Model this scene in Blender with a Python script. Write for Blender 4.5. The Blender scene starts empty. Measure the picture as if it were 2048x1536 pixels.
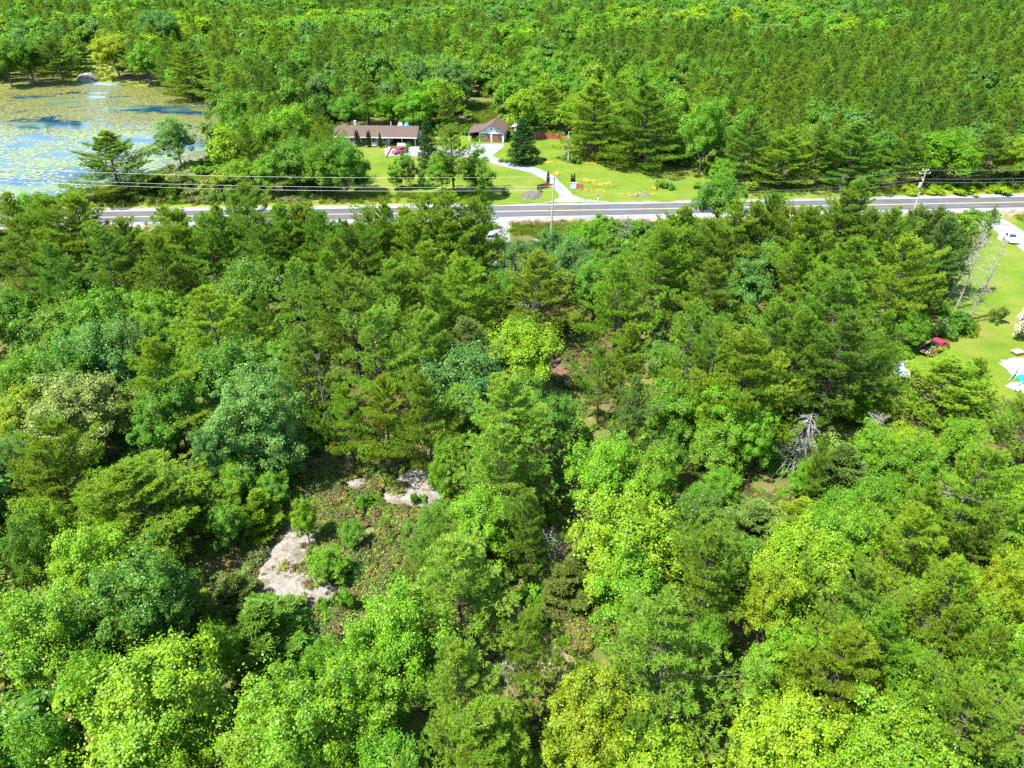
import bpy, math, random
import numpy as np
from mathutils import Vector, Matrix

random.seed(11)
rng = np.random.default_rng(11)
R = math.radians
C = bpy.context.scene.collection
SC = bpy.context.scene

# ------------------------------------------------------------------ camera, sky, sun, exposure
CAM_H, PITCH, FPX = 51.0, R(33.5), 1409.0          # FPX: focal length in pixels of the 2048-wide photograph
cam = bpy.data.cameras.new('camera')
cam.sensor_width = 36.0
cam.lens = 36.0 * FPX / 2048.0
cam.clip_start = 0.5
cam.clip_end = 6000.0
camo = bpy.data.objects.new('camera', cam)
camo.location = (0, 0, CAM_H)
camo.rotation_euler = (math.pi / 2 - PITCH, 0, 0)
C.objects.link(camo)
SC.camera = camo

SUN_EL, SUN_DX, SUN_DY = R(61), -0.89, -0.456       # towards the sun, seen from above
world = bpy.data.worlds.new('World')
SC.world = world
world.use_nodes = True
wn = world.node_tree
wn.nodes.clear()
w_out = wn.nodes.new('ShaderNodeOutputWorld')
w_bg = wn.nodes.new('ShaderNodeBackground')
w_sky = wn.nodes.new('ShaderNodeTexSky')
w_sky.sky_type = 'NISHITA'
w_sky.sun_disc = False
w_sky.sun_elevation = SUN_EL
w_sky.sun_rotation = math.atan2(SUN_DX, SUN_DY)
w_sky.air_density = 1.0
w_sky.dust_density = 0.3
w_sky.ozone_density = 1.5
w_bg.inputs['Strength'].default_value = 0.15
wn.links.new(w_sky.outputs[0], w_bg.inputs[0])
wn.links.new(w_bg.outputs[0], w_out.inputs[0])
sun = bpy.data.lights.new('sun', 'SUN')
sun.energy = 5.0
sun.angle = R(0.5)
sun.color = (1.0, 0.95, 0.86)
suno = bpy.data.objects.new('sun', sun)
_d = Vector((SUN_DX * math.cos(SUN_EL), SUN_DY * math.cos(SUN_EL), math.sin(SUN_EL)))
suno.rotation_euler = _d.to_track_quat('Z', 'Y').to_euler()
suno.location = (0, 0, 200)
C.objects.link(suno)
SC.view_settings.view_transform = 'Standard'
SC.view_settings.look = 'None'
SC.view_settings.exposure = 1.8
SC.view_settings.gamma = 1.0
SC.view_settings.use_curve_mapping = False
SC.render.engine = 'CYCLES'
SC.cycles.max_bounces = 10
SC.cycles.diffuse_bounces = 7
SC.cycles.glossy_bounces = 3
SC.cycles.transmission_bounces = 6
SC.cycles.use_denoising = False
SC.cycles.use_adaptive_sampling = False

# ------------------------------------------------------------------ survey: photograph pixel <-> ground
_cp, _sp = math.cos(PITCH), math.sin(PITCH)
def gp(x, y, z=0.0):
    """the point at height z that stands at photograph pixel (x, y)"""
    a, b = x - 1024.0, 768.0 - y
    dx, dy, dz = a, b * _sp + FPX * _cp, b * _cp - FPX * _sp
    t = (z - CAM_H) / dz
    return Vector((dx * t, dy * t, z))
def project(p):
    """world point(s) -> photograph pixel and depth"""
    p = np.asarray(p, float)
    X, Y, Z = p[..., 0], p[..., 1], p[..., 2] - CAM_H
    d = Y * _cp - Z * _sp
    u = Y * _sp + Z * _cp
    d = np.maximum(d, 0.1)
    return 1024 + FPX * X / d, 768 - FPX * u / d, d
def inside(poly, x, y):
    x = np.asarray(x, float); y = np.asarray(y, float)
    r = np.zeros(x.shape, bool)
    n = len(poly)
    for i in range(n):
        x0, y0 = poly[i]; x1, y1 = poly[(i + 1) % n]
        if y0 == y1: continue
        c = (y0 > y) != (y1 > y)
        r ^= c & (x < (x1 - x0) * (y - y0) / (y1 - y0) + x0)
    return r
_perm = np.random.default_rng(5).random((256, 256))
def vnoise(x, y):
    x = np.asarray(x, float); y = np.asarray(y, float)
    xi = np.floor(x).astype(int); yi = np.floor(y).astype(int)
    fx = x - xi; fy = y - yi
    fx = fx * fx * (3 - 2 * fx); fy = fy * fy * (3 - 2 * fy)
    g = lambda a, b: _perm[a % 256, b % 256]
    return (g(xi, yi) * (1 - fx) + g(xi + 1, yi) * fx) * (1 - fy) + (g(xi, yi + 1) * (1 - fx) + g(xi + 1, yi + 1) * fx) * fy
def fbm(x, y, o=4):
    s = 0; a = .5; t = 0
    for i in range(o):
        s = s + a * vnoise(x * 2 ** i + 17 * i, y * 2 ** i + 31 * i); t += a; a *= .5
    return s / t

# ------------------------------------------------------------------ tags
def tag(o, label=None, cat=None, group=None, kind=None):
    if label: o['label'] = label
    if cat: o['category'] = cat
    if group: o['group'] = group
    if kind: o['kind'] = kind
    return o
def empty(name, loc, rz=0.0, label=None, cat=None, group=None):
    o = bpy.data.objects.new(name, None)
    o.empty_display_size = 0.5
    o.location = loc
    o.rotation_euler = (0, 0, rz)
    C.objects.link(o)
    return tag(o, label, cat, group)
def link(name, me, mat=None, parent=None, kind=None):
    o = bpy.data.objects.new(name, me)
    C.objects.link(o)
    if mat is not None and not me.materials: me.materials.append(mat)
    if parent is not None: o.parent = parent
    if kind: o['kind'] = kind
    return o
def copy_tree(o, parent=None):
    c = o.copy()
    C.objects.link(c)
    if parent is not None: c.parent = parent
    for ch in list(o.children): copy_tree(ch, c)
    return c

# ------------------------------------------------------------------ mesh building
def np_mesh(name, V, F, smooth=False):
    me = bpy.data.meshes.new(name)
    V = np.asarray(V, np.float32); F = np.asarray(F, np.int32)
    n, k = F.shape
    me.vertices.add(len(V)); me.vertices.foreach_set('co', V.ravel())
    me.loops.add(n * k); me.loops.foreach_set('vertex_index', F.ravel())
    me.polygons.add(n)
    me.polygons.foreach_set('loop_start', np.arange(0, n * k, k, dtype=np.int32))
    me.polygons.foreach_set('loop_total', np.full(n, k, np.int32))
    me.update(calc_edges=True)
    if smooth: me.polygons.foreach_set('use_smooth', np.ones(n, bool))
    return me
class MB:
    def __init__(s): s.v = []; s.f = []
    def add(s, vs, fs):
        b = len(s.v); s.v += [tuple(p) for p in vs]; s.f += [tuple(i + b for i in f) for f in fs]
    def box(s, x0, x1, y0, y1, z0, z1):
        s.add([(x0, y0, z0), (x1, y0, z0), (x1, y1, z0), (x0, y1, z0), (x0, y0, z1), (x1, y0, z1), (x1, y1, z1), (x0, y1, z1)],
              [(0, 3, 2, 1), (4, 5, 6, 7), (0, 1, 5, 4), (1, 2, 6, 5), (2, 3, 7, 6), (3, 0, 4, 7)])
        return s
    def hexa(s, low, up):            # two quads, counter-clockwise seen from above
        s.add(list(low) + list(up), [(0, 3, 2, 1), (4, 5, 6, 7), (0, 1, 5, 4), (1, 2, 6, 5), (2, 3, 7, 6), (3, 0, 4, 7)])
        return s
    def tube(s, pts, rad, n=6, cap=True):
        pts = [Vector(p) for p in pts]
        if not hasattr(rad, '__len__'): rad = [rad] * len(pts)
        rings = []
        for i, p in enumerate(pts):
            d = (pts[min(i + 1, len(pts) - 1)] - pts[max(i - 1, 0)])
            d = d.normalized() if d.length > 1e-9 else Vector((0, 0, 1))
            a = d.orthogonal().normalized() if abs(d.z) < .99 else Vector((1, 0, 0))
            if abs(d.z) < .99: a = Vector((0, 0, 1)).cross(d).normalized()
            b = d.cross(a)
            rings.append([p + (a * math.cos(2 * math.pi * k / n) + b * math.sin(2 * math.pi * k / n)) * rad[i] for k in range(n)])
        vs = [q for r in rings for q in r]; fs = []
        for i in range(len(rings) - 1):
            for k in range(n):
                fs.append((i * n + k, i * n + (k + 1) % n, (i + 1) * n + (k + 1) % n, (i + 1) * n + k))
        if cap: fs += [tuple(range(n - 1, -1, -1)), tuple((len(rings) - 1) * n + k for k in range(n))]
        s.add(vs, fs); return s
    def loft(s, rings):
        n = len(rings[0]); vs = [q for r in rings for q in r]; fs = []
        for i in range(len(rings) - 1):
            for k in range(n):
                fs.append((i * n + k, i * n + (k + 1) % n, (i + 1) * n + (k + 1) % n, (i + 1) * n + k))
        fs += [tuple(range(n - 1, -1, -1)), tuple((len(rings) - 1) * n + k for k in range(n))]
        s.add(vs, fs); return s
    def disc(s, c, r, ax, w, n=14):  # a short cylinder about axis 'x' or 'y'
        c = Vector(c); d = Vector((1, 0, 0)) if ax == 'x' else Vector((0, 1, 0)) if ax == 'y' else Vector((0, 0, 1))
        return s.tube([c - d * w / 2, c + d * w / 2], r, n)
    def build(s, name, mat, parent=None, kind=None, smooth=False, bevel=0):
        me = bpy.data.meshes.new(name)
        me.from_pydata(s.v, [], s.f); me.update()
        if smooth:
            for p in me.polygons: p.use_smooth = True
        o = link(name, me, mat, parent, kind)
        if bevel:
            m = o.modifiers.new('edge', 'BEVEL'); m.width = bevel; m.segments = 2; m.limit_method = 'ANGLE'
        return o

# ------------------------------------------------------------------ materials
def new_mat(name):
    m = bpy.data.materials.new(name); m.use_nodes = True
    nt = m.node_tree; nt.nodes.clear()
    out = nt.nodes.new('ShaderNodeOutputMaterial')
    return m, nt, out
def N(nt, t, **kw):
    n = nt.nodes.new(t)
    for k, v in kw.items(): setattr(n, k, v)
    return n
def ramp(nt, stops, interp='LINEAR'):
    r = nt.nodes.new('ShaderNodeValToRGB'); r.color_ramp.interpolation = interp
    e = r.color_ramp.elements
    while len(e) < len(stops): e.new(0.5)
    for i, (p, c) in enumerate(stops):
        e[i].position = p; e[i].color = (c[0], c[1], c[2], 1)
    return r
def plain(name, col, rough=0.6, metal=0.0, var=0.12, scale=3.0, bump=0.0, bscale=20.0, spec=0.5, coat=0.0):
    m, nt, out = new_mat(name)
    b = N(nt, 'ShaderNodeBsdfPrincipled')
    b.inputs['Roughness'].default_value = rough; b.inputs['Metallic'].default_value = metal
    b.inputs['Specular IOR Level'].default_value = spec
    b.inputs['Coat Weight'].default_value = coat
    tc = N(nt, 'ShaderNodeTexCoord')
    no = N(nt, 'ShaderNodeTexNoise'); no.inputs['Scale'].default_value = scale; no.inputs['Detail'].default_value = 5
    nt.links.new(tc.outputs['Object'], no.inputs['Vector'])
    lo = [c * (1 - var) for c in col]; hi = [min(1, c * (1 + var)) for c in col]
    r = ramp(nt, [(0.3, lo), (0.7, hi)])
    nt.links.new(no.outputs['Fac'], r.inputs[0]); nt.links.new(r.outputs[0], b.inputs['Base Color'])
    if bump:
        n2 = N(nt, 'ShaderNodeTexNoise'); n2.inputs['Scale'].default_value = bscale; n2.inputs['Detail'].default_value = 4
        nt.links.new(tc.outputs['Object'], n2.inputs['Vector'])
        bp = N(nt, 'ShaderNodeBump'); bp.inputs['Strength'].default_value = bump; bp.inputs['Distance'].default_value = 0.05
        nt.links.new(n2.outputs['Fac'], bp.inputs['Height']); nt.links.new(bp.outputs[0], b.inputs['Normal'])
    nt.links.new(b.outputs[0], out.inputs[0])
    return m
def foliage(name, var=0.35, trans=0.35, gloss=0.06, rough=0.45, tint=None):
    """leaf colour = the object's (or instance's) own tint, shifted a little from leaf to leaf and from tree to tree"""
    m, nt, out = new_mat(name)
    oi = N(nt, 'ShaderNodeObjectInfo'); ge = N(nt, 'ShaderNodeNewGeometry')
    hs = N(nt, 'ShaderNodeHueSaturation')
    mr = N(nt, 'ShaderNodeMapRange'); mr.inputs['To Min'].default_value = 1 - var; mr.inputs['To Max'].default_value = 1 + var
    nt.links.new(ge.outputs['Random Per Island'], mr.inputs['Value'])
    mh = N(nt, 'ShaderNodeMapRange'); mh.inputs['To Min'].default_value = 0.487; mh.inputs['To Max'].default_value = 0.507
    nt.links.new(oi.outputs['Random'], mh.inputs['Value'])
    # a second, uncorrelated per-leaf number moves the hue towards yellow on some leaves
    mul = N(nt, 'ShaderNodeMath', operation='MULTIPLY'); mul.inputs[1].default_value = 37.7
    fr = N(nt, 'ShaderNodeMath', operation='FRACT')
    nt.links.new(ge.outputs['Random Per Island'], mul.inputs[0]); nt.links.new(mul.outputs[0], fr.inputs[0])
    m2 = N(nt, 'ShaderNodeMapRange'); m2.inputs['To Min'].default_value = -0.012; m2.inputs['To Max'].default_value = 0.012
    nt.links.new(fr.outputs[0], m2.inputs['Value'])
    ad = N(nt, 'ShaderNodeMath', operation='ADD')
    nt.links.new(mh.outputs[0], ad.inputs[0]); nt.links.new(m2.outputs[0], ad.inputs[1])
    nt.links.new(ad.outputs[0], hs.inputs['Hue']); nt.links.new(mr.outputs[0], hs.inputs['Value'])
    if tint is None:
        at = N(nt, 'ShaderNodeAttribute', attribute_type='INSTANCER', attribute_name='tint')
        nt.links.new(at.outputs['Color'], hs.inputs['Color'])
    else: hs.inputs['Color'].default_value = (*tint, 1)
    tco = N(nt, 'ShaderNodeTexCoord'); nz = N(nt, 'ShaderNodeTexNoise'); nz.inputs['Scale'].default_value = 0.45; nz.inputs['Detail'].default_value = 3
    nt.links.new(tco.outputs['Object'], nz.inputs['Vector'])
    m3 = N(nt, 'ShaderNodeMapRange'); m3.inputs['From Min'].default_value = .3; m3.inputs['From Max'].default_value = .7; m3.inputs['To Min'].default_value = -.014; m3.inputs['To Max'].default_value = .012
    nt.links.new(nz.outputs['Fac'], m3.inputs['Value'])
    ad2 = N(nt, 'ShaderNodeMath', operation='ADD'); nt.links.new(ad.outputs[0], ad2.inputs[0]); nt.links.new(m3.outputs[0], ad2.inputs[1]); nt.links.new(ad2.outputs[0], hs.inputs['Hue'])
    m4 = N(nt, 'ShaderNodeMapRange'); m4.inputs['From Min'].default_value = .3; m4.inputs['From Max'].default_value = .7; m4.inputs['To Min'].default_value = .80; m4.inputs['To Max'].default_value = 1.16
    nz2 = N(nt, 'ShaderNodeTexNoise'); nz2.inputs['Scale'].default_value = 0.8; nz2.inputs['Detail'].default_value = 4; nt.links.new(tco.outputs['Object'], nz2.inputs['Vector']); nt.links.new(nz2.outputs['Fac'], m4.inputs['Value'])
    mv = N(nt, 'ShaderNodeMath', operation='MULTIPLY'); nt.links.new(mr.outputs[0], mv.inputs[0]); nt.links.new(m4.outputs[0], mv.inputs[1]); nt.links.new(mv.outputs[0], hs.inputs['Value'])
    d = N(nt, 'ShaderNodeBsdfDiffuse'); t = N(nt, 'ShaderNodeBsdfTranslucent'); g = N(nt, 'ShaderNodeBsdfGlossy')
    g.inputs['Roughness'].default_value = rough
    tc = N(nt, 'ShaderNodeHueSaturation'); tc.inputs['Hue'].default_value = 0.495; tc.inputs['Value'].default_value = 1.25
    nt.links.new(hs.outputs[0], tc.inputs['Color'])
    nt.links.new(hs.outputs[0], d.inputs['Color']); nt.links.new(tc.outputs[0], t.inputs['Color'])
    a = N(nt, 'ShaderNodeMixShader'); a.inputs[0].default_value = trans
    nt.links.new(d.outputs[0], a.inputs[1]); nt.links.new(t.outputs[0], a.inputs[2])
    b = N(nt, 'ShaderNodeMixShader'); b.inputs[0].default_value = gloss
    nt.links.new(a.outputs[0], b.inputs[1]); nt.links.new(g.outputs[0], b.inputs[2])
    nt.links.new(b.outputs[0], out.inputs[0])
    return m
def ground_mat(name, stops, scale, fine=6.0, bump=0.5, stops2=None, scale2=0.05, mixlo=0.4, mixhi=0.6, rough=0.95):
    m, nt, out = new_mat(name)
    b = N(nt, 'ShaderNodeBsdfPrincipled'); b.inputs['Roughness'].default_value = rough; b.inputs['Specular IOR Level'].default_value = 0.15
    tc = N(nt, 'ShaderNodeTexCoord')
    n1 = N(nt, 'ShaderNodeTexNoise'); n1.inputs['Scale'].default_value = scale; n1.inputs['Detail'].default_value = 9; n1.inputs['Roughness'].default_value = 0.68
    nt.links.new(tc.outputs['Object'], n1.inputs['Vector'])
    r1 = ramp(nt, stops); nt.links.new(n1.outputs['Fac'], r1.inputs[0])
    col = r1.outputs[0]
    if stops2:
        r2 = ramp(nt, stops2); nt.links.new(n1.outputs['Fac'], r2.inputs[0])
        n3 = N(nt, 'ShaderNodeTexNoise'); n3.inputs['Scale'].default_value = scale2; n3.inputs['Detail'].default_value = 6; n3.inputs['Roughness'].default_value = 0.6
        nt.links.new(tc.outputs['Object'], n3.inputs['Vector'])
        r3 = ramp(nt, [(mixlo, (0, 0, 0)), (mixhi, (1, 1, 1))]); nt.links.new(n3.outputs['Fac'], r3.inputs[0])
        mx = N(nt, 'ShaderNodeMixRGB'); nt.links.new(r3.outputs[0], mx.inputs[0])
        nt.links.new(col, mx.inputs[1]); nt.links.new(r2.outputs[0], mx.inputs[2]); col = mx.outputs[0]
    n2 = N(nt, 'ShaderNodeTexNoise'); n2.inputs['Scale'].default_value = fine; n2.inputs['Detail'].default_value = 6
    nt.links.new(tc.outputs['Object'], n2.inputs['Vector'])
    r4 = ramp(nt, [(0.25, (0.72, 0.72, 0.72)), (0.75, (1.25, 1.25, 1.25))]); nt.links.new(n2.outputs['Fac'], r4.inputs[0])
    mm = N(nt, 'ShaderNodeMixRGB', blend_type='MULTIPLY'); mm.inputs[0].default_value = 1
    nt.links.new(col, mm.inputs[1]); nt.links.new(r4.outputs[0], mm.inputs[2])
    nt.links.new(mm.outputs[0], b.inputs['Base Color'])
    bp = N(nt, 'ShaderNodeBump'); bp.inputs['Strength'].default_value = bump; bp.inputs['Distance'].default_value = 0.15
    nt.links.new(n2.outputs['Fac'], bp.inputs['Height']); nt.links.new(bp.outputs[0], b.inputs['Normal'])
    nt.links.new(b.outputs[0], out.inputs[0])
    return m

M = {}
M['leaf'] = foliage('leaf', 0.30, 0.45, 0.02)
M['needle'] = foliage('needle', 0.28, 0.40, 0.008)
M['bark'] = plain('bark', (0.070, 0.055, 0.038), 0.9, var=0.4, scale=4, bump=0.6, bscale=12)
M['pale_bark'] = plain('pale_bark', (0.252, 0.238, 0.217), 0.85, var=0.35, scale=3, bump=0.4, bscale=12)
M['dead_wood'] = plain('dead_wood', (0.21, 0.195, 0.175), 0.9, var=0.35, scale=2.5)
M['asphalt'] = ground_mat('asphalt', [(0.3, (0.066, 0.070, 0.076)), (0.7, (0.092, 0.096, 0.102))], 0.35, 30, 0.1, stops2=[(0.3, (0.055, 0.058, 0.062)), (0.7, (0.078, 0.080, 0.084))], scale2=0.08, mixlo=0.50, mixhi=0.54)
M['worn'] = ground_mat('worn', [(0.3, (0.060, 0.063, 0.068)), (0.7, (0.084, 0.087, 0.092))], 0.5, 25, 0.1)
M['gravel'] = ground_mat('gravel', [(0.3, (0.150, 0.146, 0.140)), (0.7, (0.230, 0.225, 0.215))], 0.8, 18, 0.4, stops2=[(0.3, (0.11, 0.10, 0.08)), (0.7, (0.17, 0.15, 0.12))], scale2=0.3, mixlo=0.55, mixhi=0.66)
M['drive'] = ground_mat('drive', [(0.3, (0.143, 0.146, 0.153)), (0.7, (0.204, 0.207, 0.214))], 0.5, 14, 0.3)
M['white_line'] = plain('white_line', (0.585, 0.593, 0.600), 0.6, var=0.08, scale=0.8)
M['yellow_line'] = plain('yellow_line', (0.504, 0.350, 0.112), 0.6, var=0.1, scale=0.8)
M['lawn'] = ground_mat('lawn', [(0.3, (0.050, 0.098, 0.006)), (0.5, (0.080, 0.130, 0.008)), (0.72, (0.120, 0.150, 0.015))], 0.18, 3.5, 0.6,
                       stops2=[(0.3, (0.115, 0.135, 0.018)), (0.7, (0.165, 0.145, 0.038))], scale2=0.06, mixlo=0.50, mixhi=0.70)
M['floor'] = ground_mat('floor', [(0.3, (0.04, 0.065, 0.012)), (0.5, (0.085, 0.105, 0.02)), (0.72, (0.15, 0.13, 0.035))], 0.35, 3.5, 0.9,
                        stops2=[(0.3, (0.06, 0.06, 0.018)), (0.7, (0.13, 0.095, 0.042))], scale2=0.06, mixlo=0.47, mixhi=0.57)
M['needle_floor'] = ground_mat('needle_floor', [(0.3, (0.055, 0.040, 0.022)), (0.5, (0.120, 0.070, 0.042)), (0.72, (0.200, 0.130, 0.090))], 1.1, 7, 1.0,
                       stops2=[(0.3, (0.045, 0.065, 0.012)), (0.7, (0.11, 0.115, 0.03))], scale2=0.22, mixlo=0.50, mixhi=0.60)
M['verge'] = ground_mat('verge', [(0.3, (0.075, 0.120, 0.011)), (0.6, (0.150, 0.165, 0.026)), (0.8, (0.270, 0.195, 0.075))], 0.35, 4, 0.8)
M['dry'] = ground_mat('dry', [(0.30, (0.075, 0.080, 0.018)), (0.43, (0.150, 0.125, 0.055)), (0.56, (0.240, 0.190, 0.110)), (0.75, (0.300, 0.260, 0.195))], 0.9, 7, 1.0,
                       stops2=[(0.3, (0.06, 0.085, 0.014)), (0.7, (0.15, 0.15, 0.035))], scale2=0.25, mixlo=0.52, mixhi=0.64)
M['rock'] = ground_mat('rock', [(0.30, (0.040, 0.037, 0.026)), (0.40, (0.120, 0.105, 0.084)), (0.52, (0.190, 0.174, 0.150)), (0.75, (0.240, 0.226, 0.205))], 1.4, 5.5, 1.0,
                       stops2=[(0.3, (0.07, 0.07, 0.03)), (0.7, (0.15, 0.13, 0.085))], scale2=0.55, mixlo=0.56, mixhi=0.65)
M['grey_rock'] = ground_mat('grey_rock', [(0.30, (0.022, 0.021, 0.018)), (0.42, (0.065, 0.062, 0.058)), (0.56, (0.115, 0.110, 0.105)), (0.75, (0.160, 0.155, 0.148))], 1.6, 5.0, 1.0,
                       stops2=[(0.3, (0.05, 0.065, 0.015)), (0.7, (0.12, 0.10, 0.05))], scale2=0.6, mixlo=0.50, mixhi=0.60)
M['silver_wood'] = plain('silver_wood', (0.20, 0.19, 0.175), 0.85, var=0.25, scale=2.5)
M['white_siding'] = plain('white_siding', (0.504, 0.533, 0.526), 0.55, var=0.05, scale=1)
M['trim'] = plain('trim', (0.600, 0.600, 0.593), 0.5, var=0.03)
M['shingle'] = ground_mat('shingle', [(0.3, (0.058, 0.040, 0.033)), (0.7, (0.112, 0.080, 0.066))], 2.2, 9, 0.5)
M['door_brown'] = plain('door_brown', (0.16, 0.075, 0.05), 0.6, var=0.15)
M['dark'] = plain('dark', (0.02, 0.02, 0.022), 0.7, var=0.2)
M['glass'] = plain('glass', (0.02, 0.03, 0.04), 0.05, var=0.05, spec=0.8)
M['red_fence'] = plain('red_fence', (0.270, 0.050, 0.032), 0.75, var=0.3, scale=1.5)
M['timber'] = plain('timber', (0.336, 0.232, 0.112), 0.75, var=0.25, scale=3)
M['pole'] = plain('pole', (0.30, 0.27, 0.235), 0.85, var=0.3, scale=3)
M['wire'] = plain('wire', (0.24, 0.25, 0.26), 0.5, metal=0.2, var=0.03)
M['steel'] = plain('steel', (0.50, 0.52, 0.54), 0.45, metal=0.4, var=0.1)
M['ceramic'] = plain('ceramic', (0.55, 0.57, 0.58), 0.3, var=0.05)
M['red_paint'] = plain('red_paint', (0.42, 0.012, 0.035), 0.22, var=0.08, coat=0.6)
M['crimson_paint'] = plain('crimson_paint', (0.38, 0.01, 0.07), 0.22, var=0.06, coat=0.6)
M['white_paint'] = plain('white_paint', (0.600, 0.608, 0.615), 0.3, var=0.03, coat=0.4)
M['silver_paint'] = plain('silver_paint', (0.45, 0.52, 0.60), 0.3, metal=0.2, var=0.05, coat=0.4)
M['rubber'] = plain('rubber', (0.018, 0.018, 0.018), 0.9, var=0.2)
M['lamp'] = plain('lamp', (0.75, 0.75, 0.72), 0.15, var=0.02)
M['red_lamp'] = plain('red_lamp', (0.35, 0.01, 0.01), 0.2, var=0.02)
M['sheet_metal'] = plain('sheet_metal', (0.20, 0.26, 0.31), 0.5, metal=0.2, var=0.2, scale=1.5)
M['white_tarp'] = plain('white_tarp', (0.33, 0.33, 0.34), 0.55, var=0.22, scale=1.6)
M['teal_tarp'] = plain('teal_tarp', (0.01, 0.36, 0.36), 0.45, var=0.15, scale=2)
M['blue_tarp'] = plain('blue_tarp', (0.08, 0.32, 0.55), 0.45, var=0.15, scale=2)
M['pink_plastic'] = plain('pink_plastic', (0.504, 0.231, 0.231), 0.5, var=0.12)
M['terracotta'] = plain('terracotta', (0.45, 0.13, 0.05), 0.8, var=0.25)
M['stone'] = plain('stone', (0.38, 0.36, 0.34), 0.9, var=0.35, scale=2, bump=0.7, bscale=6)
M['blue_stone'] = plain('blue_stone', (0.32, 0.40, 0.48), 0.85, var=0.35, scale=4, bump=0.5, bscale=8)
M['blossom'] = foliage('blossom', 0.25, 0.3, 0.02, tint=(0.465, 0.465, 0.300))
M['buttercup'] = foliage('buttercup', 0.35, 0.25, 0.02, tint=(0.36, 0.32, 0.035))
# lily pads
def pad_material(name, stops):
    m, nt, out = new_mat(name)
    ge = N(nt, 'ShaderNodeNewGeometry'); tc = N(nt, 'ShaderNodeTexCoord')
    r = ramp(nt, stops)
    nt.links.new(ge.outputs['Random Per Island'], r.inputs[0])
    b = N(nt, 'ShaderNodeBsdfPrincipled'); b.inputs['Roughness'].default_value = 0.5; b.inputs['Specular IOR Level'].default_value = 0.35
    nt.links.new(r.outputs[0], b.inputs['Base Color']); nt.links.new(b.outputs[0], out.inputs[0])
    return m
M['pad'] = pad_material('lily_pad', [(0.0, (0.10, 0.13, 0.03)), (0.35, (0.14, 0.18, 0.05)), (0.7, (0.18, 0.22, 0.09)), (0.93, (0.21, 0.25, 0.12)), (1.0, (0.13, 0.08, 0.025))])
M['olive_pad'] = pad_material('olive_pad', [(0.0, (0.07, 0.075, 0.008)), (0.4, (0.105, 0.11, 0.012)), (0.75, (0.14, 0.145, 0.022)), (1.0, (0.10, 0.06, 0.015))])
def water_material():
    m, nt, out = new_mat('pond_water')
    b = N(nt, 'ShaderNodeBsdfPrincipled'); b.inputs['IOR'].default_value = 1.33
    tc = N(nt, 'ShaderNodeTexCoord'); n = N(nt, 'ShaderNodeTexNoise'); n.inputs['Scale'].default_value = 1.3; n.inputs['Detail'].default_value = 4
    nt.links.new(tc.outputs['Object'], n.inputs['Vector'])
    mp = N(nt, 'ShaderNodeMapping'); mp.inputs['Scale'].default_value = (0.05, 0.11, 1); nt.links.new(tc.outputs['Object'], mp.inputs['Vector'])
    f = N(nt, 'ShaderNodeTexNoise'); f.inputs['Scale'].default_value = 1.0; f.inputs['Detail'].default_value = 8; f.inputs['Roughness'].default_value = 0.62; nt.links.new(mp.outputs[0], f.inputs['Vector'])
    r = ramp(nt, [(0.44, (0.004, 0.028, 0.060)), (0.54, (0.055, 0.095, 0.060)), (0.68, (0.095, 0.130, 0.060))]); nt.links.new(f.outputs['Fac'], r.inputs[0]); nt.links.new(r.outputs[0], b.inputs['Base Color'])
    r2 = ramp(nt, [(0.44, (.05, .05, .05)), (0.60, (.22, .22, .22))]); nt.links.new(f.outputs['Fac'], r2.inputs[0]); nt.links.new(r2.outputs[0], b.inputs['Roughness'])
    bp = N(nt, 'ShaderNodeBump'); bp.inputs['Strength'].default_value = 0.06; bp.inputs['Distance'].default_value = 0.1
    nt.links.new(n.outputs['Fac'], bp.inputs['Height']); nt.links.new(bp.outputs[0], b.inputs['Normal'])
    nt.links.new(b.outputs[0], out.inputs[0])
    return m
M['water'] = water_material()

# ------------------------------------------------------------------ the setting: ground sheets
from mathutils.geometry import tessellate_polygon
def ragged(poly, amp, step, seed=0):
    """closed ground outline (world xy) with an uneven edge"""
    out = []; n = len(poly)
    for i in range(n):
        a = Vector(poly[i][:2]); b = Vector(poly[(i + 1) % n][:2]); L = (b - a).length
        k = max(1, int(L / step)); nn = Vector((-(b - a).y, (b - a).x)) / max(L, 1e-6)
        for j in range(k):
            p = a.lerp(b, j / k)
            o = (float(fbm(p.x * .45 + seed, p.y * .45 - seed, 3)) - .5) * 2 * amp
            out.append((p.x + nn.x * o, p.y + nn.y * o))
    return out
def sheet(name, pts, z, mat, kind='structure'):
    vs = [Vector((p[0], p[1], z)) for p in pts]
    tris = tessellate_polygon([vs])
    me = bpy.data.meshes.new(name)
    fs = []
    for t in tris:
        a, b, c = (vs[i] for i in t)
        fs.append(t if (b - a).cross(c - a).z > 0 else t[::-1])
    me.from_pydata(vs, [], fs); me.update()
    return link(name, me, mat, None, kind)
def pxpoly(pp, z=0.0): return [tuple(gp(x, y, z))[:2] for x, y in pp]

# one ground sheet, far past the last trees, rolling gently behind the pond
def ground():
    xs = np.concatenate([np.linspace(-3000, -500, 12), np.linspace(-460, 460, 93), np.linspace(500, 3000, 12)])
    ys = np.concatenate([np.linspace(-200, -10, 8), np.linspace(0, 700, 141), np.linspace(740, 4500, 20)])
    X, Y = np.meshgrid(xs, ys)
    V = np.stack([X, Y, np.full_like(X, -0.004)], -1).reshape(-1, 3)
    nx = len(xs); i = np.arange(len(ys) - 1)[:, None] * nx + np.arange(nx - 1)[None]
    F = np.stack([i, i + 1, i + 1 + nx, i + nx], -1).reshape(-1, 4)
    return link('ground', np_mesh('ground', V, F), M['floor'], None, 'structure')
ground()

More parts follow.
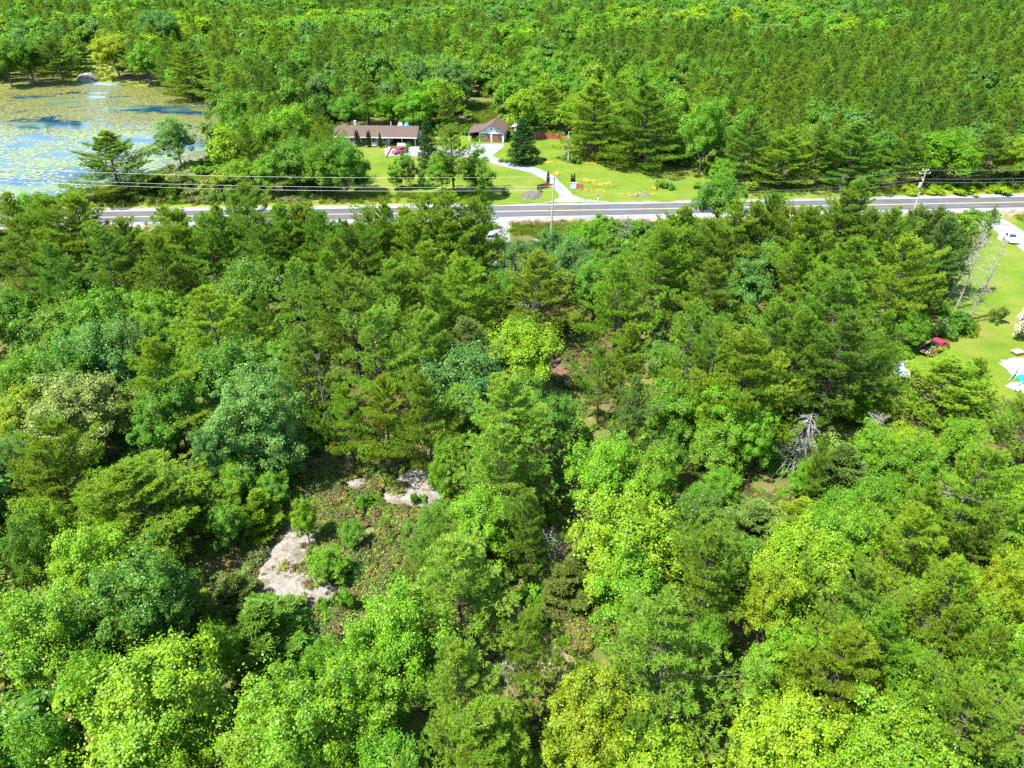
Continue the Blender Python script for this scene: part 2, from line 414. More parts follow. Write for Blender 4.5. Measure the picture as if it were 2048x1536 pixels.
# road: centre line through surveyed points, sheets across it
road_px = [(-260, 440.5), (0, 437.3), (240, 434), (660, 428.6), (1010, 422.8), (1200, 419.6), (1600, 412.2), (2048, 404), (2400, 397.5)]
rp = [gp(x, y) for x, y in road_px]
road_pts = []
for i in range(len(rp) - 1):
    for j in range(8): road_pts.append(rp[i].lerp(rp[i + 1], j / 8))
road_pts.append(rp[-1])
for _ in range(6):
    road_pts = [road_pts[0]] + [(road_pts[i - 1] + road_pts[i] * 2 + road_pts[i + 1]) / 4 for i in range(1, len(road_pts) - 1)] + [road_pts[-1]]
def road_frame(i):
    a = road_pts[max(i - 1, 0)]; b = road_pts[min(i + 1, len(road_pts) - 1)]
    d = (b - a).normalized(); return road_pts[i], Vector((-d.y, d.x, 0))
def strip(name, o0, o1, z, mat, rag=0.0, kind='structure', seed=0):
    V = []; n = len(road_pts)
    for i in range(n):
        p, nn = road_frame(i)
        q0 = o0 + (random.uniform(-rag, rag) if rag and abs(o0) > abs(o1) else 0)
        q1 = o1 + (random.uniform(-rag, rag) if rag and abs(o1) > abs(o0) else 0)
        for o in (q0, q1): V.append((p.x + nn.x * o, p.y + nn.y * o, z))
    F = [(2 * i, 2 * i + 2, 2 * i + 3, 2 * i + 1) for i in range(n - 1)]
    me = bpy.data.meshes.new(name); me.from_pydata(V, [], F); me.update()
    return link(name, me, mat, None, kind)
strip('verge', -13.0, 12.0, 0.004, M['verge'], 0.8)
strip('dry_verge', -8.6, -5.5, 0.006, M['dry'], 0.9)
strip('road_shoulder', -5.7, 5.3, 0.008, M['gravel'], 0.35)
strip('road', -3.95, 3.95, 0.014, M['asphalt'])
for _o in (-2.75, -1.15, 1.15, 2.75): strip('wheel_track', _o - .28, _o + .28, 0.0165, M['worn'], 0.04)
strip('road_edge_line', 3.50, 3.68, 0.019, M['white_line'])
strip('road_edge_line', -3.68, -3.50, 0.019, M['white_line'])
strip('road_centre_line', -0.16, -0.04, 0.019, M['yellow_line'])
strip('road_centre_line', 0.04, 0.16, 0.019, M['yellow_line'])

LAWN_PX = [(700, 300), (735, 289), (900, 268), (1000, 278), (1066, 276), (1125, 277), (1180, 311), (1258, 318), (1400, 345), (1500, 372), (1700, 381), (1830, 384),
           (1830, 391), (1500, 399), (1240, 404.5), (980, 409.5), (700, 404), (690, 350)]
sheet('lawn', ragged(pxpoly(LAWN_PX), 1.2, 2.0), 0.010, M['lawn'])
sheet('driveway_apron', ragged(pxpoly([(1078, 405), (1100, 402.5), (1116, 397), (1121, 389), (1119, 381), (1138, 381), (1147, 390), (1163, 396.5), (1188, 400.5), (1222, 403.5)]), 0.25, 0.8, 31), 0.018, M['gravel'])
BACK_PX = [(905, 262), (940, 240), (955, 205), (985, 205), (1000, 240), (985, 262)]
sheet('lawn_track', ragged(pxpoly(BACK_PX), 1.5, 2.5), 0.012, M['verge'])
sheet('dirt_track', ragged(pxpoly([(964, 252), (968, 240), (971, 222), (979, 222), (983, 236), (975, 254)]), 0.8, 1.5), 0.016, M['dry'])
DRIVE_PX = [(1102, 403.5), (1118, 395), (1118, 388), (1104, 371), (1085, 357), (1062, 346), (1020, 336), (985, 327), (955, 315), (870, 314), (785, 311), (771, 314), (780, 296),
            (850, 292), (935, 300), (945, 287), (1007, 287.5), (1006, 294), (985, 311), (996, 317), (1032, 325), (1066, 334), (1092, 343), (1113, 356), (1131, 374), (1144, 389), (1168, 398), (1200, 402)]
sheet('driveway', ragged(pxpoly(DRIVE_PX), 0.25, 1.0), 0.016, M['drive'])
RLAWN_PX = [(1985, 438), (2048, 428), (2200, 422), (2200, 800), (2020, 800), (1800, 775), (1770, 735), (1830, 700), (1880, 660), (1890, 600), (1930, 520), (1975, 470)]
sheet('yard_lawn', ragged(pxpoly(RLAWN_PX), 1.0, 2.0, 3), 0.010, M['lawn'])
sheet('yard_driveway', ragged(pxpoly([(1970, 424), (2003, 425), (2004, 435), (2030, 452), (2070, 478), (2110, 520), (2110, 560), (2060, 512), (2015, 478), (1983, 458), (1976, 440)]), 0.3, 1.0, 4), 0.016, M['drive'])
sheet('lane', ragged(pxpoly([(988, 440), (1012, 440), (1020, 452), (1018, 490), (1030, 540), (1085, 585), (1100, 600), (1070, 630), (1036, 630), (1015, 560), (985, 530), (980, 500), (990, 480)]), 0.5, 1.2, 5), 0.012, M['drive'])
sheet('rubble_patch', ragged(pxpoly([(1062, 478), (1085, 470), (1098, 500), (1095, 530), (1075, 528)]), 0.5, 1.0, 6), 0.014, M['rock'])
for k, pp in enumerate([[(1090, 660), (1150, 640), (1205, 690), (1195, 790), (1120, 775), (1080, 700)], [(525, 680), (560, 650), (590, 690), (560, 715)],
                        [(660, 690), (800, 680), (860, 760), (820, 860), (720, 870), (640, 830)], [(40, 1490), (120, 1470), (150, 1536), (60, 1580)],
                        [(1790, 790), (1830, 785), (1835, 830), (1800, 840)]]):
    sheet('needle_floor', ragged(pxpoly(pp), 0.8, 1.0, k), 0.006, M['needle_floor'])
TRAIL_PX = [(1185, 1180), (1215, 1190), (1205, 1230), (1165, 1270), (1150, 1310), (1115, 1400), (1090, 1560), (1010, 1560), (1050, 1400), (1085, 1300), (1130, 1230)]
sheet('trail', ragged(pxpoly(TRAIL_PX), 0.5, 0.8, 8), 0.008, M['dry'])
CLEAR_PX = [(470, 1090), (570, 1010), (620, 950), (700, 930), (800, 935), (870, 930), (890, 985), (850, 1010), (830, 1060), (760, 1110), (700, 1150), (700, 1230), (640, 1290), (560, 1240), (500, 1180)]
sheet('clearing', ragged(pxpoly(CLEAR_PX), 0.6, 0.7, 9), 0.006, M['dry'])
sheet('grass_opening', ragged(pxpoly([(1400, 1010), (1480, 985), (1600, 985), (1700, 940), (1770, 915), (1840, 950), (1790, 985), (1640, 1010), (1540, 1080), (1420, 1045)]), 0.7, 0.8, 10), 0.006, M['dry'])
sheet('heath_opening', ragged(pxpoly([(370, 960), (430, 985), (440, 1060), (400, 1080), (370, 1040)]), 0.5, 0.8, 12), 0.006, M['dry'])
sheet('shore_grass', ragged(pxpoly([(100, 168), (150, 130), (190, 95), (215, 120), (240, 160), (330, 172), (300, 176), (180, 163)]), 1.5, 3, 11), 0.012, M['verge'])
SHORE2_PX = [(170, 402), (330, 338), (440, 330), (640, 395), (640, 402), (400, 408)]
sheet('shore_grass', ragged(pxpoly(SHORE2_PX), 1.0, 2, 14), 0.012, M['verge'])

# ------------------------------------------------------------------ the pond
POND_PX = [(-260, 178), (0, 180), (90, 172), (170, 163), (260, 170), (330, 182), (400, 200), (430, 218), (452, 240), (462, 275), (455, 310), (430, 328), (370, 336), (310, 342), (250, 358), (190, 374), (120, 395), (0, 408), (-260, 425)]
pond_w = ragged(pxpoly(POND_PX), 1.2, 3.0, 21)
sheet('water', pond_w, 0.03, M['water'])
def lily_pads():
    pw = np.array(pond_w); n = 130000
    x = rng.uniform(pw[:, 0].min(), pw[:, 0].max(), n); y = rng.uniform(pw[:, 1].min(), pw[:, 1].max(), n)
    ok = inside(pond_w, x, y); x, y = x[ok], y[ok]
    px, py, _ = project(np.stack([x, y, np.zeros_like(x)], -1))
    far = np.clip((300 - py) / 70, 0, 1)                     # thick mats along the far shore, broken rafts nearer
    right = np.clip((px - 250) / 150, 0, 1)
    nz = fbm(x * 0.06, y * 0.13, 6)
    thr = 0.525 - 0.135 * np.maximum(far, 0.8 * right)
    keep = rng.random(len(x)) < 1 / (1 + np.exp(-(nz - thr) / (.012 + .03 * (1 - far)))) * (.55 + .45 * np.maximum(far, right))
    x, y = x[keep], y[keep]
    ff = np.maximum(far, 0.8 * right)[keep]
    olive = ff + rng.uniform(-.25, .25, len(x)) > .55
    for nm, mk, sel, lb in (('lily_pads', 'pad', ~olive, 'pale green lily pads floating in broken rafts on the near part of the pond'), ('olive_pads', 'olive_pad', olive, 'olive green weed mats along the far and right shore of the pond')):
        xs, ys = x[sel], y[sel]; n = len(xs)
        r = rng.uniform(0.14, 0.46, n); a0 = rng.uniform(0, 6.28, n)
        k = 6; ang = a0[:, None] + np.arange(k)[None] * (2 * math.pi * 0.96 / k)
        z = rng.uniform(0.036, 0.075, n)
        V = np.stack([xs[:, None] + r[:, None] * np.cos(ang), ys[:, None] + r[:, None] * np.sin(ang), np.repeat(z[:, None], k, 1) + rng.uniform(-.004, .012, (n, k))], -1).reshape(-1, 3)
        tag(link(nm, np_mesh(nm, V, np.arange(len(V)).reshape(-1, k)), M[mk], None, 'stuff'), lb)
lily_pads()

# ------------------------------------------------------------------ bedrock outcrops: uneven slabs that rise out of the ground
def outcrop(name, poly_px, hgt, seed, step=0.35, label=None, cat='rock'):
    w = np.array(pxpoly(poly_px)); x0, y0 = w.min(0) - .5; x1, y1 = w.max(0) + .5
    nx = int((x1 - x0) / step) + 2; ny = int((y1 - y0) / step) + 2
    X, Y = np.meshgrid(np.linspace(x0, x1, nx), np.linspace(y0, y1, ny))
    ins = inside([tuple(p) for p in w], X, Y).astype(float)
    for _ in range(max(2, int(1.2 / step))):
        p = np.pad(ins, 1); ins = (p[1:-1, 1:-1] * 2 + p[:-2, 1:-1] + p[2:, 1:-1] + p[1:-1, :-2] + p[1:-1, 2:]) / 6
    n1 = fbm(X * .55 + seed, Y * .55, 5); n2 = fbm(X * 2.1 + seed, Y * 2.1, 4)
    ledge = np.floor(n1 * 9) / 9
    Z = ins * hgt * (0.5 + 0.9 * ledge) + ins * (n2 - .5) * .22 + (n1 - .62) * .22 - (1 - ins) * .35
    V = np.stack([X, Y, Z], -1).reshape(-1, 3)
    i = np.arange(ny - 1)[:, None] * nx + np.arange(nx - 1)[None]
    F = np.stack([i, i + 1, i + 1 + nx, i + nx], -1).reshape(-1, 4)
    keep = V[F][:, :, 2].max(1) > -0.15
    o = link(name, np_mesh(name, V, F[keep]), M['grey_rock' if name == 'rock_ledge' and seed != 15.2 else 'rock'])
    tag(o, label, cat)
    return o
outcrop('bedrock', [(515, 1130), (560, 1070), (588, 1035), (630, 1050), (645, 1100), (620, 1130), (650, 1150), (698, 1180), (682, 1220), (600, 1240), (538, 1210), (512, 1165)], 0.42, 1.3, label='long pale bare bedrock slab in the lower part of the clearing')
outcrop('bedrock', [(755, 998), (790, 952), (828, 930), (862, 933), (890, 992), (850, 1012), (790, 1028)], 0.38, 7.1, label='pale bedrock slab at the upper right of the clearing')
outcrop('bedrock', [(650, 965), (720, 950), (760, 975), (700, 990)], 0.15, 4.1, label='low weathered rock shelf at the top of the clearing')
outcrop('bedrock', [(655, 1225), (675, 1215), (680, 1235), (668, 1245)], 0.5, 2.2, label='small grey boulder at the bottom end of the clearing')
outcrop('bedrock', [(685, 1065), (715, 1055), (725, 1090), (700, 1110)], 0.2, 9.2, label='small rock patch among low shrubs in mid clearing')
outcrop('rock_ledge', [(1040, 390), (1060, 381), (1085, 386), (1080, 398), (1050, 400)], 0.5, 12.2, .5, label='grey rocky mound on the lawn left of the driveway mouth')
outcrop('rock_ledge', [(1250, 388), (1290, 384), (1310, 392), (1270, 396)], 0.25, 14.2, .5, label='low grey rock showing through the lawn by the road')
outcrop('rock_ledge', [(152, 162), (170, 150), (192, 154), (188, 166)], 1.7, 15.2, .8, label='pale rock face on the far shore of the pond')
outcrop('rock_ledge', [(545, 400), (600, 392), (640, 399), (600, 405)], 0.5, 16.2, .5, label='bare rock beside the road near the pond')
outcrop('rock_ledge', [(360, 352), (390, 344), (410, 352), (380, 362)], 0.6, 17.2, .5, label='bare rock in the shore scrub between pond and road')

# ------------------------------------------------------------------ buildings
def face_dir(p, q):
    d = (q - p); return math.atan2(d.y, d.x)
def window(root, x0, x1, z0, z1, y=0.0, name='window'):
    """a framed window in a wall that faces -y"""
    f = MB(); t = .07
    f.box(x0 - t, x1 + t, y - .05, y + .02, z0 - t, z0); f.box(x0 - t, x1 + t, y - .05, y + .02, z1, z1 + t)
    f.box(x0 - t, x0, y - .05, y + .02, z0, z1); f.box(x1, x1 + t, y - .05, y + .02, z0, z1)
    f.box((x0 + x1) / 2 - .03, (x0 + x1) / 2 + .03, y - .045, y + .01, z0, z1)
    o = f.build(name, M['trim'], root)
    MB().box(x0, x1, y - .02, y + .01, z0, z1).build('pane', M['glass'], o)
    return o
# the bungalow
hl, hr = gp(672, 290.3), gp(832, 292.5)
house = empty('bungalow', hl, face_dir(hl, hr), 'long white bungalow under a brown shingle roof facing the lawn', 'house')
HL, HD, HE, HR_ = (hr - hl).length, 8.0, 2.45, 4.15
WL = HL * 0.66                                            # closed part; the rest is an open carport
m = MB()
dx0, dx1 = WL * .50, WL * .50 + 1.6
m.box(0, dx0, 0, .18, 0, HE); m.box(dx0, dx1, 0, .18, 2.15, HE); m.box(dx1, WL - 3.2, 0, .18, 0, HE)
m.box(WL - 3.2, WL - 3.02, .18, 1.6, 0, HE); m.box(WL - 3.2, WL, 1.6, 1.78, 0, HE)
m.box(0, .18, .18, HD - .18, 0, HE); m.box(0, WL, HD - .18, HD, 0, HE); m.box(WL - .18, WL, 1.78, HD - .18, 0, HE)
m.box(WL, HL, HD - .18, HD, 0, HE)
for gx in (0.0,):
    m.add([(gx, 0, HE), (gx, HD, HE), (gx, HD / 2, HR_ - .12), (gx + .18, 0, HE), (gx + .18, HD, HE), (gx + .18, HD / 2, HR_ - .12)], [(0, 2, 1), (3, 4, 5), (0, 1, 4, 3), (1, 2, 5, 4), (2, 0, 3, 5)])
m.build('wall', M['white_siding'], house)
sd = MB(); sd.box(dx0, dx1, .05, .10, 0, 2.15); d_ = sd.build('door', M['door_brown'], house)
MB().box(dx0 + .1, dx0 + .75, .03, .045, .2, 2.05).build('pane', M['glass'], d_)
MB().box(dx0 + .85, dx0 + 1.5, .03, .045, .2, 2.05).build('pane', M['glass'], d_)
window(house, 1.2, 2.3, 1.0, 2.0); window(house, 4.2, 5.0, 1.0, 2.0); window(house, WL * .70, WL * .70 + 1.1, .95, 2.0); window(house, WL - 2.4, WL - .9, .95, 2.0, 1.6)
r = MB(); ov = .55; sl = (HR_ - HE) / (HD / 2)
def slope(r, x0, x1, ya, za, yb, zb, t=.14): r.hexa([(x0, ya, za), (x1, ya, za), (x1, yb, zb), (x0, yb, zb)], [(x0, ya, za + t), (x1, ya, za + t), (x1, yb, zb + t), (x0, yb, zb + t)])
slope(r, -.6, HL + .5, -ov, HE - ov * sl, HD / 2, HR_); slope(r, -.6, HL + .5, HD / 2, HR_, HD + ov, HE - ov * sl)
roof = r.build('roof', M['shingle'], house)
c = MB().box(4.3, 4.9, 4.6, 5.2, 3.6, 5.3).build('chimney', M['stone'], roof)
MB().tube([(14.5, 4.4, 3.8), (14.5, 4.4, 5.2)], .16, 8).build('vent_pipe', M['steel'], roof)
MB().tube([(2.6, .9, 2.7), (2.6, .9, 3.35)], .09, 6).build('vent_pipe', M['dark'], roof)
MB().box(-.6, HL + .5, -ov - .05, -ov - .01, HE - ov * sl - .06, HE - ov * sl + .16).build('fascia', M['trim'], house)
for px_ in (WL + .1, WL + (HL - WL) * .5, HL - .15): MB().box(px_ - .08, px_ + .08, .05, .21, 0, HE).build('post', M['trim'], house)
MB().box(WL - 2.9, WL - .4, -.9, 1.55, 2.2, 2.3).build('porch_awning', M['trim'], house)
MB().box(0, WL - 3.2, -.5, -.02, 0, .14).build('front_step', M['stone'], house)
# garage
g0, g1, gb = gp(958.4, 283.6), gp(1007.5, 285.5), gp(1023.8, 270.8)
garage = empty('garage', g0, face_dir(g0, g1), 'pale double garage with brown doors, gable roof and open lean-to', 'garage')
GW = (g1 - g0).length; GD = (gb - g1).length; GE, GA, LT = 2.7, 4.5, 2.9
GD = min(max(GD, 7.0), 10.0)
mid = GW / 2
m = MB(); pw = .38; dw = (GW - 3 * pw) / 2
for a in (0, pw + dw, 2 * (pw + dw)): m.box(a, a + pw, 0, .2, 0, 2.25)
m.box(0, GW, 0, .2, 2.25, GE); m.box(0, .2, .2, GD, 0, GE); m.box(GW - .2, GW, .2, GD, 0, GE); m.box(.2, GW - .2, GD - .2, GD, 0, GE)
for gy in (0.0, GD - .2):
    m.add([(0, gy, GE), (GW, gy, GE), (mid, gy, GA - .05), (0, gy + .2, GE), (GW, gy + .2, GE), (mid, gy + .2, GA - .05)], [(0, 1, 2), (3, 5, 4), (0, 3, 4, 1), (1, 4, 5, 2), (2, 5, 3, 0)])
m.build('wall', M['white_siding'], garage)
for a in (pw, 2 * pw + dw):
    t = empty('garage_door', (0, 0, 0)); t.parent = garage
    for k in range(4): MB().box(a, a + dw, .08, .13, k * .56 + .012, (k + 1) * .56).build('panel', M['door_brown'], t)
    MB().box(a + .2, a + dw - .2, .07, .085, 1.80, 2.10).build('pane', M['glass'], t)
for lx in (mid - 1.5, mid + 1.5):
    l = MB(); l.tube([(lx, .0, 3.15), (lx, -.35, 3.25), (lx, -.45, 3.0)], .04, 6); l.tube([(lx, -.45, 3.05), (lx, -.45, 2.88)], [.07, .24], 10); l.build('wall_lamp', M['dark'], garage)
window(garage, mid - .2, mid + .2, 3.2, 3.7)
wb = MB(); wb.box(GW - .01, GW + .04, 3.0, 4.2, 1.1, 2.0); w_ = wb.build('side_window', M['trim'], garage); MB().box(GW + .02, GW + .05, 3.08, 4.12, 1.18, 1.92).build('pane', M['glass'], w_)
r = MB(); gs = (GA - GE) / mid; go = .45; t = .13
def gslope(r, xa, za, xb, zb): r.hexa([(xa, -go, za), (xb, -go, zb), (xb, GD + go, zb), (xa, GD + go, za)], [(xa, -go, za + t), (xb, -go, zb + t), (xb, GD + go, zb + t), (xa, GD + go, za + t)])
gslope(r, mid, GA, GW + .4, GE - .4 * gs); gslope(r, -LT - .2, GE - .42, 0, GE + .05 - .1); gslope(r, 0, GE - .05, mid, GA)
r.build('roof', M['shingle'], garage)
for py_ in (.1, GD - .3): MB().box(-LT, -LT + .18, py_, py_ + .18, 0, GE - .4).build('carport_post', M['trim'], garage)
MB().box(-LT, 0, GD - .15, GD, 0, GE - .4).build('back_wall', M['white_siding'], garage)
MB().box(-LT + .4, -.6, 2.0, 5.6, .02, 1.1).build('stored_boxes', M['dark'], garage)
# red shed behind the garage
s0 = gp(1024, 268)
shed = empty('red_shed', s0, face_dir(g0, g1), 'small red shed with a white roof behind the garage', 'shed')
MB().box(0, 2.2, 0, 2.4, 0, 2.0).build('wall', M['red_fence'], shed); MB().box(-.2, 2.4, -.2, 2.6, 2.0, 2.14).build('roof', M['trim'], shed)
MB().box(.7, 1.5, -.04, -.005, 0, 1.8).build('door', M['trim'], shed)

# ------------------------------------------------------------------ fences
def fence(name, pts, h, label, panel=2.4, mat='red_fence', cat='fence'):
    root = empty(name, pts[0], 0, label, cat); o0 = Vector(pts[0])
    L = [0]
    for a, b in zip(pts[:-1], pts[1:]): L.append(L[-1] + (b - a).length)
    n = max(1, round(L[-1] / panel))
    def at(s):
        for i in range(len(pts) - 1):
            if s <= L[i + 1] + 1e-6: return pts[i].lerp(pts[i + 1], (s - L[i]) / max(L[i + 1] - L[i], 1e-6)) - o0
        return pts[-1] - o0
    for k in range(n + 1):
        p = at(L[-1] * k / n); MB().box(p.x - .06, p.x + .06, p.y - .06, p.y + .06, 0, h + .12).build('post', M[mat], root)
    for k in range(n):
        a, b = at(L[-1] * k / n), at(L[-1] * (k + 1) / n)
        d = (b - a).normalized(); nn = Vector((-d.y, d.x, 0)); w = (b - a).length
        m = MB(); q = max(1, round(w / .16))
        for j in range(q):                                 # boards too small to tell apart at this distance: joined into the panel
            u0 = a + d * (w * j / q + .008 + (.06 if j == 0 else 0)); u1 = a + d * (w * (j + 1) / q - .008 - (.06 if j == q - 1 else 0)); hh = h + random.uniform(-.03, .03)
            m.hexa([u0 - nn * .012, u1 - nn * .012, u1 + nn * .012, u0 + nn * .012], [x + Vector((0, 0, hh)) for x in (u0 - nn * .012, u1 - nn * .012, u1 + nn * .012, u0 + nn * .012)])
        m.build('panel', M[mat], root)
    return root
fence('board_fence', [gp(1058, 275), gp(1095, 277.5), gp(1122, 279)], 1.55, 'red board fence at the top of the lawn behind the spruce')
fence('board_fence', [gp(1122, 279), gp(1133, 287)], 1.3, 'short red fence return beside the lawn utility pole')
fence('board_fence', [gp(1176, 309), gp(1215, 313.5), gp(1256, 319)], 1.35, 'red board fence in the shade under the two big pines')
fence('gate_wall', [gp(1074, 381), gp(1079, 379), gp(1087, 377.3), gp(1098, 376)], 1.2, 'curved dark red entrance wall left of the driveway', 1.2)
fence('gate_wall', [gp(1153, 378), gp(1166, 379)], 1.15, 'straight red entrance wall right of the driveway', 1.1)
e0, e1 = gp(1141, 377), gp(1152.6, 377.6)
sg = empty('entrance_panel', e0, face_dir(e0, e1), 'blue grey stone entrance panel right of the driveway', 'wall')
W = (e1 - e0).length
for k in range(3):
    for j in range(3):
        MB().box(W * j / 3 + .015, W * (j + 1) / 3 - .015, random.uniform(-.03, 0), .25, k * .42 + .01, (k + 1) * .42 - .01).build('stone', M['blue_stone'], sg)
MB().box(-.06, W + .06, -.06, .30, 1.26, 1.34).build('coping', M['stone'], sg)

# ------------------------------------------------------------------ poles and wires
def pole(name, base, top, label, h, arms=(), transformer=False):
    b = Vector(base); root = empty(name, b, 0, label, 'utility pole')
    t = Vector(top) - b
    MB().tube([(0, 0, 0), t * .5, t], [.17, .14, .11], 10).build('shaft', M['pole'], root)
    for (zf, w, rz) in arms:
        c = t * zf; a = Vector((math.cos(rz), math.sin(rz), 0)); n = Vector((-a.y, a.x, 0))
        q = [c + n * .12 - a * w - Vector((0, 0, .07)), c + n * .12 + a * w - Vector((0, 0, .07)), c + n * .24 + a * w - Vector((0, 0, .07)), c + n * .24 - a * w - Vector((0, 0, .07))]
        ca = MB().hexa(q, [x + Vector((0, 0, .14)) for x in q]).build('crossarm', M['pole'], root)
        for s in (-.9, .9):
            p = c + n * .18 + a * w * s + Vector((0, 0, .07)); MB().tube([p, p + Vector((0, 0, .1)), p + Vector((0, 0, .22))], [.05, .07, .035], 8).build('insulator', M['ceramic'], ca)
    if transformer:
        c = t * .58 + Vector((-.42, -.1, 0)); MB().tube([c, c + Vector((0, 0, .95))], .27, 12).build('transformer', M['steel'], root)
        MB().tube([c + Vector((.0, 0, .95)), c + Vector((.1, 0, 1.9)), t * .92], .025, 5).build('cable', M['dark'], root)
    return root, b + t
RD = math.atan2((rp[5] - rp[4]).y, (rp[5] - rp[4]).x)
PB = gp(1101, 478); pole1, T1 = pole('utility_pole', PB, PB + Vector((.35, .1, 12.0)), 'tall grey wooden utility pole standing in front of the driveway mouth', 12, ((.97, .5, RD + 1.57),))
PB2 = gp(1831, 412); PB2 = gp(1828, 421)
def lift(base, x, y):
    """top of a pole whose tip shows at pixel (x, y), straight above roughly its base distance"""
    d = math.hypot(base.x, base.y)
    lo, hi = 0, 30
    for _ in range(40):
        mz = (lo + hi) / 2; p = gp(x, y, mz)
        if p.y > base.y: lo = mz
        else: hi = mz
    return gp(x, y, mz)
T2p = lift(PB2, 1853, 339)
pole2, T2 = pole('utility_pole', PB2, T2p, 'leaning grey utility pole with transformer and crossarms by the road', 12, ((.90, 1.2, RD), (.76, 1.1, RD + 1.2), (.97, .6, RD)), True)
PB3 = gp(1136.5, 326); pole3, T3 = pole('utility_pole', PB3, lift(PB3, 1138, 263), 'slim grey pole on the upper lawn with a bush at its foot', 8)
PB4 = gp(-330, 430); pole4, T4 = pole('utility_pole', PB4, PB4 + Vector((0, 0, 12)), 'utility pole beyond the left end of the road', 12)
PB5 = gp(2420, 420); T5 = PB5 + Vector((0, 0, 12))
def wire(a, b, sag, r, label, grp='overhead wires along the road'):
    pts = [a.lerp(b, i / 24) - Vector((0, 0, sag * 4 * (i / 24) * (1 - i / 24))) for i in range(25)]
    o = MB().tube([p - a for p in pts], r, 4).build('overhead_wire', M['wire']); o.location = a
    return tag(o, label, 'wire', grp)
for (A, B, nm, sg_) in ((T4, T1, 'left of the driveway pole', 1.6), (T1, T2, 'between the two roadside poles', 1.8), (T2, T5, 'right of the leaning pole', 1.2)):
    for dz, wd in ((-.1, 'topmost'), (-1.9, 'middle'), (-2.6, 'lowest')):
        wire(A + Vector((0, 0, dz)), B + Vector((0, 0, dz)), sg_, .014, f'{wd} pale overhead wire {nm}')
wire(T1 + Vector((0, 0, -.6)), T3, .8, .018, 'thin service wire crossing the road to the lawn pole')

# guide rail posts along the pond side and near side of the road
def guide_post(x, y, label, grp):
    p = gp(x, y); o = MB(); o.tube([(0, 0, 0), (0, 0, .85)], [.10, .09], 7); o = o.build('guide_post', M['pole']); o.location = p
    tag(o, label, 'guide post', grp)
for i, (x, y, s) in enumerate(((203, 456.5, 'leftmost'), (240, 456, 'second from left'), (277, 455.2, 'third from left'), (315, 454.6, 'fourth from left'), (418, 453, 'fifth from left'), (446, 452.6, 'sixth from left'))):
    guide_post(x, y, f'short wooden guide post on the near shoulder, {s}', 'guide posts on the near shoulder')
for i, (x, y, s) in enumerate(((212, 416, 'leftmost'), (248, 415.5, 'second from left'), (282, 415, 'third from left'), (316, 414.5, 'fourth from left'))):
    guide_post(x, y, f'short wooden guide post on the pond side shoulder, {s}', 'guide posts on the pond side')
p = gp(1196, 400); mk = empty('marker_post', p, 0, 'small white roadside marker post with a black top', 'marker post')
MB().box(-.11, .11, -.05, .05, 0, .75).build('shaft', M['trim'], mk); MB().box(-.11, .11, -.05, .05, .752, 1.1).build('cap', M['dark'], mk)

# ------------------------------------------------------------------ vehicles
def wheel(root, x, y, r, w=.22):
    t = empty('wheel', (x, y, r)); t.parent = root
    MB().disc((0, 0, 0), r, 'y', w, 18).build('tyre', M['rubber'], t)
    MB().disc((0, 0, 0), r * .6, 'y', w + .03, 14).build('rim', M['steel'], t)
def ring(x, hw, z0, z1, zs, tuck=.06):
    """a body section: sills tucked in, shoulder, rounded top edge"""
    return [(x, -hw + tuck, z0), (x, -hw, z0 + (zs - z0) * .35), (x, -hw, zs), (x, -hw + .10, z1), (x, hw - .10, z1), (x, hw, zs), (x, hw, z0 + (zs - z0) * .35), (x, hw - tuck, z0)]
def car(name, loc, rz, paint, label, kind='hatch'):
    root = empty(name, loc, rz, label, 'car'); Lh = 2.15
    b = MB(); b.loft([ring(-Lh, .70, .35, .72, .62), ring(-Lh + .12, .82, .26, .88, .74), ring(-1.5, .88, .24, .94, .80), ring(0, .89, .22, .95, .82), ring(.9, .88, .22, .93, .80), ring(1.7, .84, .24, .82, .70), ring(Lh - .08, .74, .28, .72, .60), ring(Lh, .62, .36, .62, .54)])
    b.build('body', paint, root, smooth=False, bevel=.03)
    cab = MB(); cab.loft([[(-1.75, -.74, .945), (-1.75, .74, .945), (-1.40, .60, 1.44), (-1.40, -.60, 1.44)], [(.95, -.76, .935), (.95, .76, .935), (.25, .60, 1.46), (.25, -.60, 1.46)]])
    cab.build('cabin', paint, root, bevel=.04)
    def pane(n, q): mm = MB(); mm.add(q, [(0, 1, 2, 3)]); o = mm.build(n, M['glass'], root); s = o.modifiers.new('t', 'SOLIDIFY'); s.thickness = .02; s.offset = 1
    pane('windscreen', [(.93, -.66, .99), (.93, .66, .99), (.33, .54, 1.42), (.33, -.54, 1.42)])
    pane('rear_window', [(-1.76, .64, .99), (-1.76, -.64, .99), (-1.44, -.52, 1.40), (-1.44, .52, 1.40)])
    for s in (-1, 1):
        q = [(-1.55, s * .755, 1.0), (.70, s * .765, 1.0), (.22, s * .635, 1.40), (-1.33, s * .635, 1.40)]
        pane('side_window', q if s < 0 else q[::-1])
        for xx in (-1.32, 1.32): wheel(root, xx, s * .80, .31)
        MB().box(Lh - .20, Lh - .02, s * .60 - .14, s * .60 + .14, .56, .70).build('headlight', M['lamp'], root)
        MB().box(-Lh - .0, -Lh + .10, s * .64 - .12, s * .64 + .12, .66, .84).build('taillight', M['red_lamp'], root)
    return root
def heading(a, b): return face_dir(gp(*a), gp(*b))
pa, pb = gp(1861, 716), gp(1898.5, 697)
pd = (pb - pa).normalized(); pn = Vector((-pd.y, pd.x, 0))
TL = 4.9
truck_c = (pa + pb) / 2 + pn * .85
truck = empty('pickup_truck', truck_c, math.atan2(pd.y, pd.x), 'red pickup truck with open black bed parked on the grass under pines', 'pickup truck')
h = TL / 2
